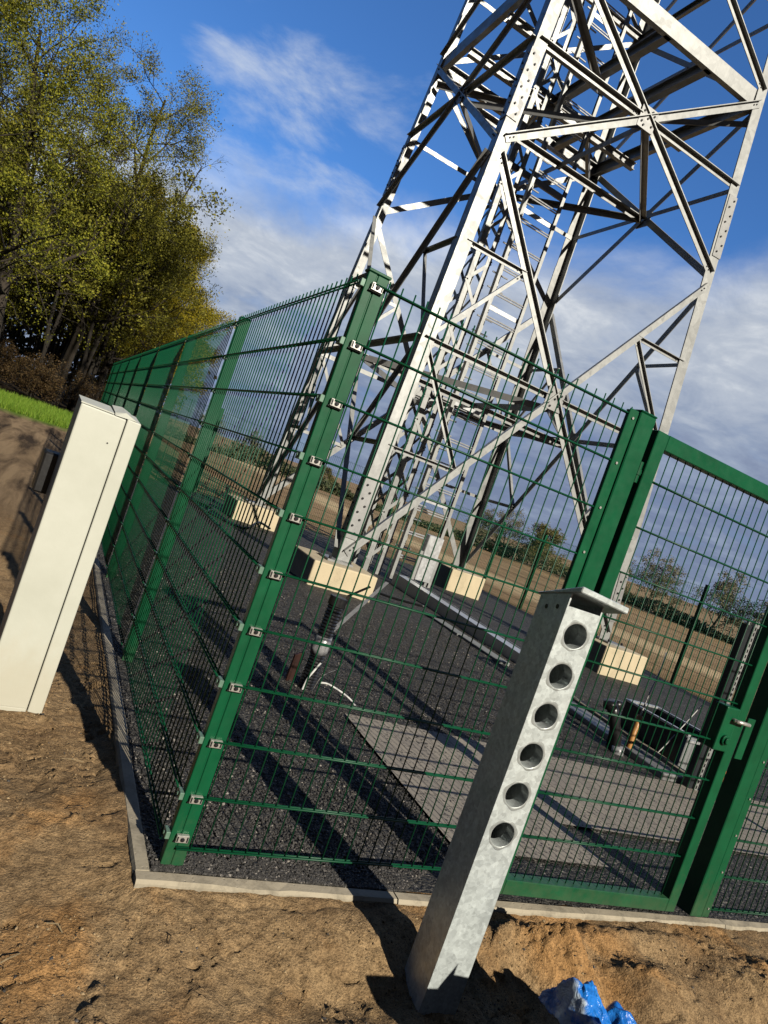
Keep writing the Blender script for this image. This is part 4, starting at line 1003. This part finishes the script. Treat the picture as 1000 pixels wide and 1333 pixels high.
# ------------------------------------------------------------------ crate with blue sheet at the bottom edge
cr_ = thing('timber_crate', (1.15, -1.1, -.15), 'low timber crate of weathered boards at the bottom edge', 'crate')
x0, x1, y0, y1, zt = .80, 1.47, -1.42, -.83, .06
for i, (a0, a1) in enumerate(((-.20, -.08), (-.07, .0), (.008, zt))):
    for yy in (y0, y1-.022):
        mb = MB(); mb.box(x0, x1, yy, yy+.022, a0, a1); mb.build('board', M['plank'], cr_, bevel=.002)
    for xx in (x0+.0, x1-.022):
        mb = MB(); mb.box(xx, xx+.022, y0+.023, y1-.023, a0, a1); mb.build('board', M['plank'], cr_, bevel=.002)
mb = MB(); mb.box(x0+.03, x1-.03, y0+.03, y1-.03, -.20, -.17); mb.build('base', M['plank'], cr_)
for a0, a1, h0, h1 in ((.83, .966, .285, .285), (.9665, 1.0, .30, .375), (1.0005, 1.13, .335, .315)):       # uprights added out of view to throw a jagged shadow on the post
    mb = MB(); yy = -1.20
    mb.quadbox([(a0, yy, -.18), (a1, yy, -.18), (a1, yy+.022, -.18), (a0, yy+.022, -.18), (a0, yy, h0), (a1, yy, h1), (a1, yy+.022, h1), (a0, yy+.022, h0)]); mb.build('shadow_stake', M['plank'], cr_)
gx, gy = np.meshgrid(np.linspace(-.185, .185, 110), np.linspace(-.30, .13, 100))
n1 = fbm(gx*7+3, gy*7, 4, 101); r1 = np.abs(fbm(gx*11+n1*1.5, gy*8+8, 3, 105)-.5); r2_ = np.abs(fbm(gx*26+4, gy*17+n1*3, 3, 109)-.5)
hz_ = .105*sst(.02-gx, -.10, .16)*(1-.3*sst(gy, 0, .13))+.055*gauss(gx, gy, .10, .03, .05, .06)+.02
hz_ = hz_+np.clip(gy+.10, 0, .15)*(.30*sst(.06-gx, 0, .18)+.28)-.050
hz_ = hz_+.05*(n1-.5)-.14*r1-.022*r2_
edge = np.maximum(np.maximum(sst(-gx, .155, .185), sst(gx, .14, .185)), sst(gy+.03*np.sin(gx*40), .05, .13))
hz_ = hz_-.11*edge*(.5+n1)
V = np.stack([gx+.05*(r1-.1), gy+.05*(n1-.5)+.02*r2_, hz_], -1).reshape(-1, 3); nx, ny = 110, 100
ii, jj = np.meshgrid(np.arange(nx-1), np.arange(ny-1)); a = (jj*nx+ii).ravel()
ts = link('plastic_sheet', np_mesh('plastic_sheet', V, np.stack([a, a+1, a+nx+1, a+nx], 1), M['tarp'], smooth=True), None, (1.20, -.86, .075))
md = ts.modifiers.new('thick', 'SOLIDIFY'); md.thickness = .0015
tag(ts, 'crumpled bright blue plastic sheet lying over the timber crate', 'plastic sheet')

# ------------------------------------------------------------------ trees
def grow(seed, H, spread, levels=4, trunk_r=.22, first=.22, n0=13, twig_leaf=26, leaf=.085, up_=.25, leafspread=.22, kids=(7, 6, 5), leafdens=1.0, droop=0., low=.4):
    """returns wood mesh arrays and leaf quads of one tree standing at the origin"""
    rng = random.Random(seed); mb = MB(); tw = []
    def branch(p, d, L, r, lev):
        n_ = max(3, int(5-lev)) if lev else 9
        pts = [p.copy()]; q = p.copy(); dd = d.copy()
        for i in range(n_):
            dd = (dd+Vector((rng.gauss(0, 1), rng.gauss(0, 1), rng.gauss(0, 1)))*(.06 if lev == 0 else .17)+Vector((0, 0, up_*(.3 if lev == 0 else .22)-droop*(lev > 1)))).normalized()
            q = q+dd*(L/n_); pts.append(q.copy())
        rs = [r*(1-.82*(i/n_))+.002 for i in range(n_+1)]
        mb.tube(pts, r, (8, 6, 4, 3, 3)[lev], cap=False, rs=rs)
        def at(t):
            i = min(int(t*n_), n_-1); return lerp(pts[i], pts[i+1], t*n_-i), (pts[i+1]-pts[i]).normalized(), lerp(rs[i], rs[i+1], t*n_-i)
        if lev < levels-1:
            nk = n0 if lev == 0 else kids[lev-1]
            for k in range(nk):
                t = (first+(1-first)*((k+rng.random()*.7)/nk)) if lev == 0 else .25+.75*(k+rng.random())/nk
                t = min(t, .99); pp, td, rr = at(t)
                az = k*2.4+rng.random()*1.2; side = td.orthogonal().normalized(); side.rotate(Matrix.Rotation(az, 3, td))
                ang = R(rng.uniform(48, 78)) if lev == 0 else R(rng.uniform(28, 62))
                nd = td*math.cos(ang)+side*math.sin(ang)
                if lev == 0: l2 = spread*(1.12-.62*t)*rng.uniform(.8, 1.15)
                else: l2 = L*rng.uniform(.38, .62)*(1.15-.4*t)
                branch(pp, nd, l2, rr*rng.uniform(.42, .62) if lev == 0 else rr*.62, lev+1)
        if lev >= levels-2:
            for t in ((.35, .6, .85, 1.0) if lev == levels-1 else (.7, 1.0)): tw.append((at(min(t, .999))[0]))
    branch(Vector((0, 0, -.2)), Vector((rng.gauss(0, .03), rng.gauss(0, .03), 1)), H, trunk_r, 0)
    T = np.array([tuple(t) for t in tw]); g = np.random.default_rng(seed)
    n_ = int(len(T)*twig_leaf*leafdens)
    idx = g.integers(0, len(T), n_)
    clump = fbm(T[:, 0]*.8+T[:, 2]*.5+seed, T[:, 1]*.8-T[:, 2]*.6, 2, seed); clump = sst(clump, .30, .62)*(.25+.75*g.random(len(T))); keep = g.random(n_) < clump[idx]*1.6*(1.35-.85*T[idx, 2]/T[:, 2].max()); idx = idx[keep]; n_ = len(idx)
    P = T[idx]+g.normal(size=(n_, 3))*leafspread*np.array([1, 1, .8]); P = P[P[:, 2] > low*(.75+.5*g.random(len(P)))]; n_ = len(P)
    A = g.normal(size=(n_, 3)); A /= np.linalg.norm(A, axis=1)[:, None]; B_ = np.cross(A, g.normal(size=(n_, 3))); B_ /= np.linalg.norm(B_, axis=1)[:, None]
    s = (leaf*g.uniform(.55, 1.3, n_))[:, None]
    V = np.stack([P-A*s, P+B_*s*.55, P+A*s, P-B_*s*.55], 1).reshape(-1, 3); F = np.arange(4*n_).reshape(-1, 4)
    return mb, V, F
def tree_proto(name, seed, leafmat, barkmat, **kw):
    mb, V, F = grow(seed, **kw)
    me = bpy.data.meshes.new('trunk'); me.from_pydata(mb.v, [], mb.f); me.materials.append(barkmat); me.polygons.foreach_set('use_smooth', [True]*len(me.polygons)); me.update()
    return me, np_mesh('crown', V, F, leafmat)
def plant_tree(protos, loc, rz, s, label, cat='tree', group=None, name='tree'):
    t = thing(name, loc, label, cat, group); t.rotation_euler = (0, 0, rz); t.scale = (s, s, s)
    link('trunk', protos[0], t); link('crown', protos[1], t)
    return t
def gz1(x, y): return float(zground(x, y))
oakA = tree_proto('oak', 3, M['leaf_a'], M['bark'], H=13.5, spread=6.2, trunk_r=.28, first=.22, n0=17, twig_leaf=40, leaf=.043, kids=(8, 6, 5), leafspread=.17, low=2.8)
oakB = tree_proto('oak', 8, M['leaf_b'], M['bark'], H=15.0, spread=5.4, trunk_r=.25, first=.28, n0=16, twig_leaf=32, leaf=.043, kids=(8, 6, 5), leafspread=.17, low=3.4)
oakC = tree_proto('oak', 21, M['leaf_y'], M['bark'], H=10.5, spread=4.6, trunk_r=.22, first=.20, n0=16, twig_leaf=46, leaf=.046, kids=(7, 6, 5), leafspread=.18, low=1.4)
slim = tree_proto('slim', 31, M['leaf_b'], M['bark_dark'], H=12.0, spread=2.6, trunk_r=.10, first=.36, n0=11, twig_leaf=6, leaf=.07, kids=(5, 4, 3), leafspread=.25)
brush = tree_proto('brush', 41, M['leaf_d'], M['bark_dark'], H=2.4, spread=1.9, trunk_r=.05, first=.08, n0=14, twig_leaf=5, leaf=.05, kids=(7, 6, 4), leafspread=.14)
GRP = 'trees along the wood edge left of the fence'
spots = [
 (oakA, -3.4, 27.5, .3, 1.0, 'large olive leaved oak overhanging the grass verge at the wood edge'),
 (oakB, -7.6, 24.5, 1.9, 1.05, 'tall thinly leaved oak reaching highest at the upper left'),
 (oakA, -10.5, 27.5, 3.4, 1.0, 'broad olive oak at the outer left edge of the wood'),
 (oakC, .6, 36.0, .9, 1.0, 'yellow leaved tree whose crown drops behind the far fence corner'),
 (oakC, 3.0, 46.0, 2.2, 1.08, 'bright yellow green tree farthest along the wood edge'),
 (oakB, -1.2, 33.0, 4.1, .95, 'bronze budding oak between the olive oak and the yellow trees'),
]
for pr, x, y, rz, s, lab in spots: plant_tree(pr, (x, y, gz1(x, y)-.05), rz, s, lab, 'tree', GRP, 'oak_tree')
for pr, x, y, rz, s in ((oakA, -6.5, 33, .8, 1.0), (oakB, -4, 38, 2.7, 1.0), (oakC, -9, 36, 1.2, 1.1), (oakA, -1.5, 43, 5.1, .95), (oakB, .5, 52, 3.0, 1.0), (oakA, -13, 34, 2.0, 1.0), (oakC, 4.4, 58, 4.4, 1.1), (oakC, -14.5, 26, .2, 1.1)):
    plant_tree(pr, (x, y, gz1(x, y)-.05), rz, s, 'tree in the thick of the wood behind the front row of oaks', 'tree', 'trees inside the wood', 'oak_tree')
rs_ = random.Random(5)
for i in range(60):
    y = rs_.uniform(28, 50); x = -.9*(y-26)*.0+rs_.uniform(-14, .2)+(y-30)*.10
    if x > -3 and y < 30: y += 4
    plant_tree(slim, (x, y, gz1(x, y)-.05), rs_.uniform(0, 6.3), rs_.uniform(.7, 1.1), 'slim pale stemmed tree in the shade of the wood', 'tree', 'slim trees inside the wood', 'slim_tree')
for i in range(26):
    y = rs_.uniform(27, 37); x = rs_.uniform(-14, 1.6)
    if x > -4 and y < 27.5: y += 3
    plant_tree(brush, (x, y, gz1(x, y)-.05), rs_.uniform(0, 6.3), rs_.uniform(.35, .8), 'low brown bush in the undergrowth at the wood edge', 'bush', 'undergrowth bushes at the wood edge', 'bush')

# grass verge
n = 42000
gx = RNG.uniform(-11, 1.5, n); gy = 20.2+RNG.random(n)*6.8
keep = (gy+.9*gx < 27.5) & (fbm(gx*.9, gy*.9, 3, 9)+sst(gy, 20, 22)*.5 > .55); gx, gy = gx[keep], gy[keep]; n = len(gx); gz = zground(gx, gy)
hh = RNG.uniform(.08, .26, n); an = RNG.uniform(0, 6.28, n); wd = .012
P = np.stack([gx, gy, gz-.01], 1); s1 = np.stack([np.cos(an)*wd, np.sin(an)*wd, 0*an], 1); tip = P+np.stack([RNG.normal(0, .06, n), RNG.normal(0, .06, n), hh], 1)
V = np.stack([P-s1, P+s1, tip], 1).reshape(-1, 3)
tag(link('grass', np_mesh('grass', V, np.arange(3*n).reshape(-1, 3), M['grass'])), kind='stuff')

# far hedge and hedgerow trees beyond the field
def leafline(name, pts, h, wd, n, mat, leaf):
    g = np.random.default_rng(len(pts)+n); L = np.array(pts, float); seg = np.linalg.norm(np.diff(L, axis=0), axis=1); cum = np.r_[0, np.cumsum(seg)]
    u = g.random(n)*cum[-1]; i = np.clip(np.searchsorted(cum, u)-1, 0, len(seg)-1); t = (u-cum[i])/seg[i]; xy = L[i]+(L[i+1]-L[i])*t[:, None]
    top = h*(1.9*fbm(u*.13, u*0, 4, 5)**1.6); xy = xy+g.normal(size=(n, 2))*wd
    P = np.stack([xy[:, 0], xy[:, 1], zground(xy[:, 0], xy[:, 1])+top*g.random(n)**.8], 1)
    A = g.normal(size=(n, 3)); A /= np.linalg.norm(A, axis=1)[:, None]; B_ = np.cross(A, g.normal(size=(n, 3))); B_ /= np.linalg.norm(B_, axis=1)[:, None]
    s = (leaf*g.uniform(.6, 1.4, n))[:, None]
    V = np.stack([P-A*s, P+B_*s*.6, P+A*s, P-B_*s*.6], 1).reshape(-1, 3)
    return tag(link(name, np_mesh(name, V, np.arange(4*n).reshape(-1, 4), mat)), kind='stuff')
def az_pt(az, d): return (CAM.x+math.sin(R(az))*d, CAM.y+math.cos(R(az))*d)
leafline('hedgerow', [az_pt(a_, d_) for a_, d_ in ((6, 70), (14, 78), (24, 84), (34, 88), (42, 92), (50, 84), (58, 80), (68, 82), (80, 90))], 1.7, .8, 20000, M['hedge'], .20)
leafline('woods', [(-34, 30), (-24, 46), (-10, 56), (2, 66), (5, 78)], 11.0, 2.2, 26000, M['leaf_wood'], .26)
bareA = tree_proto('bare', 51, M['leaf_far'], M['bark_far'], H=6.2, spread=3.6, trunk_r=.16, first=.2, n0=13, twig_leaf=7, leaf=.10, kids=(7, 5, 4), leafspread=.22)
bareB = tree_proto('bare', 57, M['leaf_bud'], M['bark_far'], H=5.6, spread=3.4, trunk_r=.14, first=.15, n0=13, twig_leaf=11, leaf=.11, kids=(7, 5, 4), leafspread=.25)
G2 = 'budding trees in the far hedgerow'
for k, (pr, az, d, s, lab) in enumerate([
  (bareB, 39.2, 84, 1.02, 'rounded budding tree just left of the gate post over the field'),
  (bareA, 36.4, 86, .95, 'bare dark tree left of the rounded one beyond the field'),
  (bareA, 34.2, 88, .85, 'low bare tree seen beside the right tower leg'),
  (bareA, 47.8, 80, 1.25, 'widest bare tree over the field, seen through the gate'),
  (bareA, 52.6, 80, 1.12, 'bare tree right of the widest one, cut by a fence post'),
  (bareB, 45.2, 84, .8, 'small bush like tree left of the widest bare tree'),
  (bareA, 57.0, 80, 1.2, 'bare tree at the right edge above the dark cabinet'),
  (bareB, 20.5, 84, .75, 'budding tree on the horizon behind the front tower leg'),
  (bareB, 24.0, 86, .7, 'low budding tree right of the front tower leg on the horizon'),
  (bareA, 14.0, 78, .8, 'bare tree on the horizon left of the front tower leg'),
  (bareA, 10.6, 74, .85, 'bare tree on the horizon seen through the long side fence')]):
    x, y = az_pt(az, d); s *= .62 if az < 30 else (.70 if 46 < az < 50 else .84); plant_tree(pr, (x, y, gz1(x, y)-.1), k*1.3, s, lab, 'tree', G2, 'hedgerow_tree')
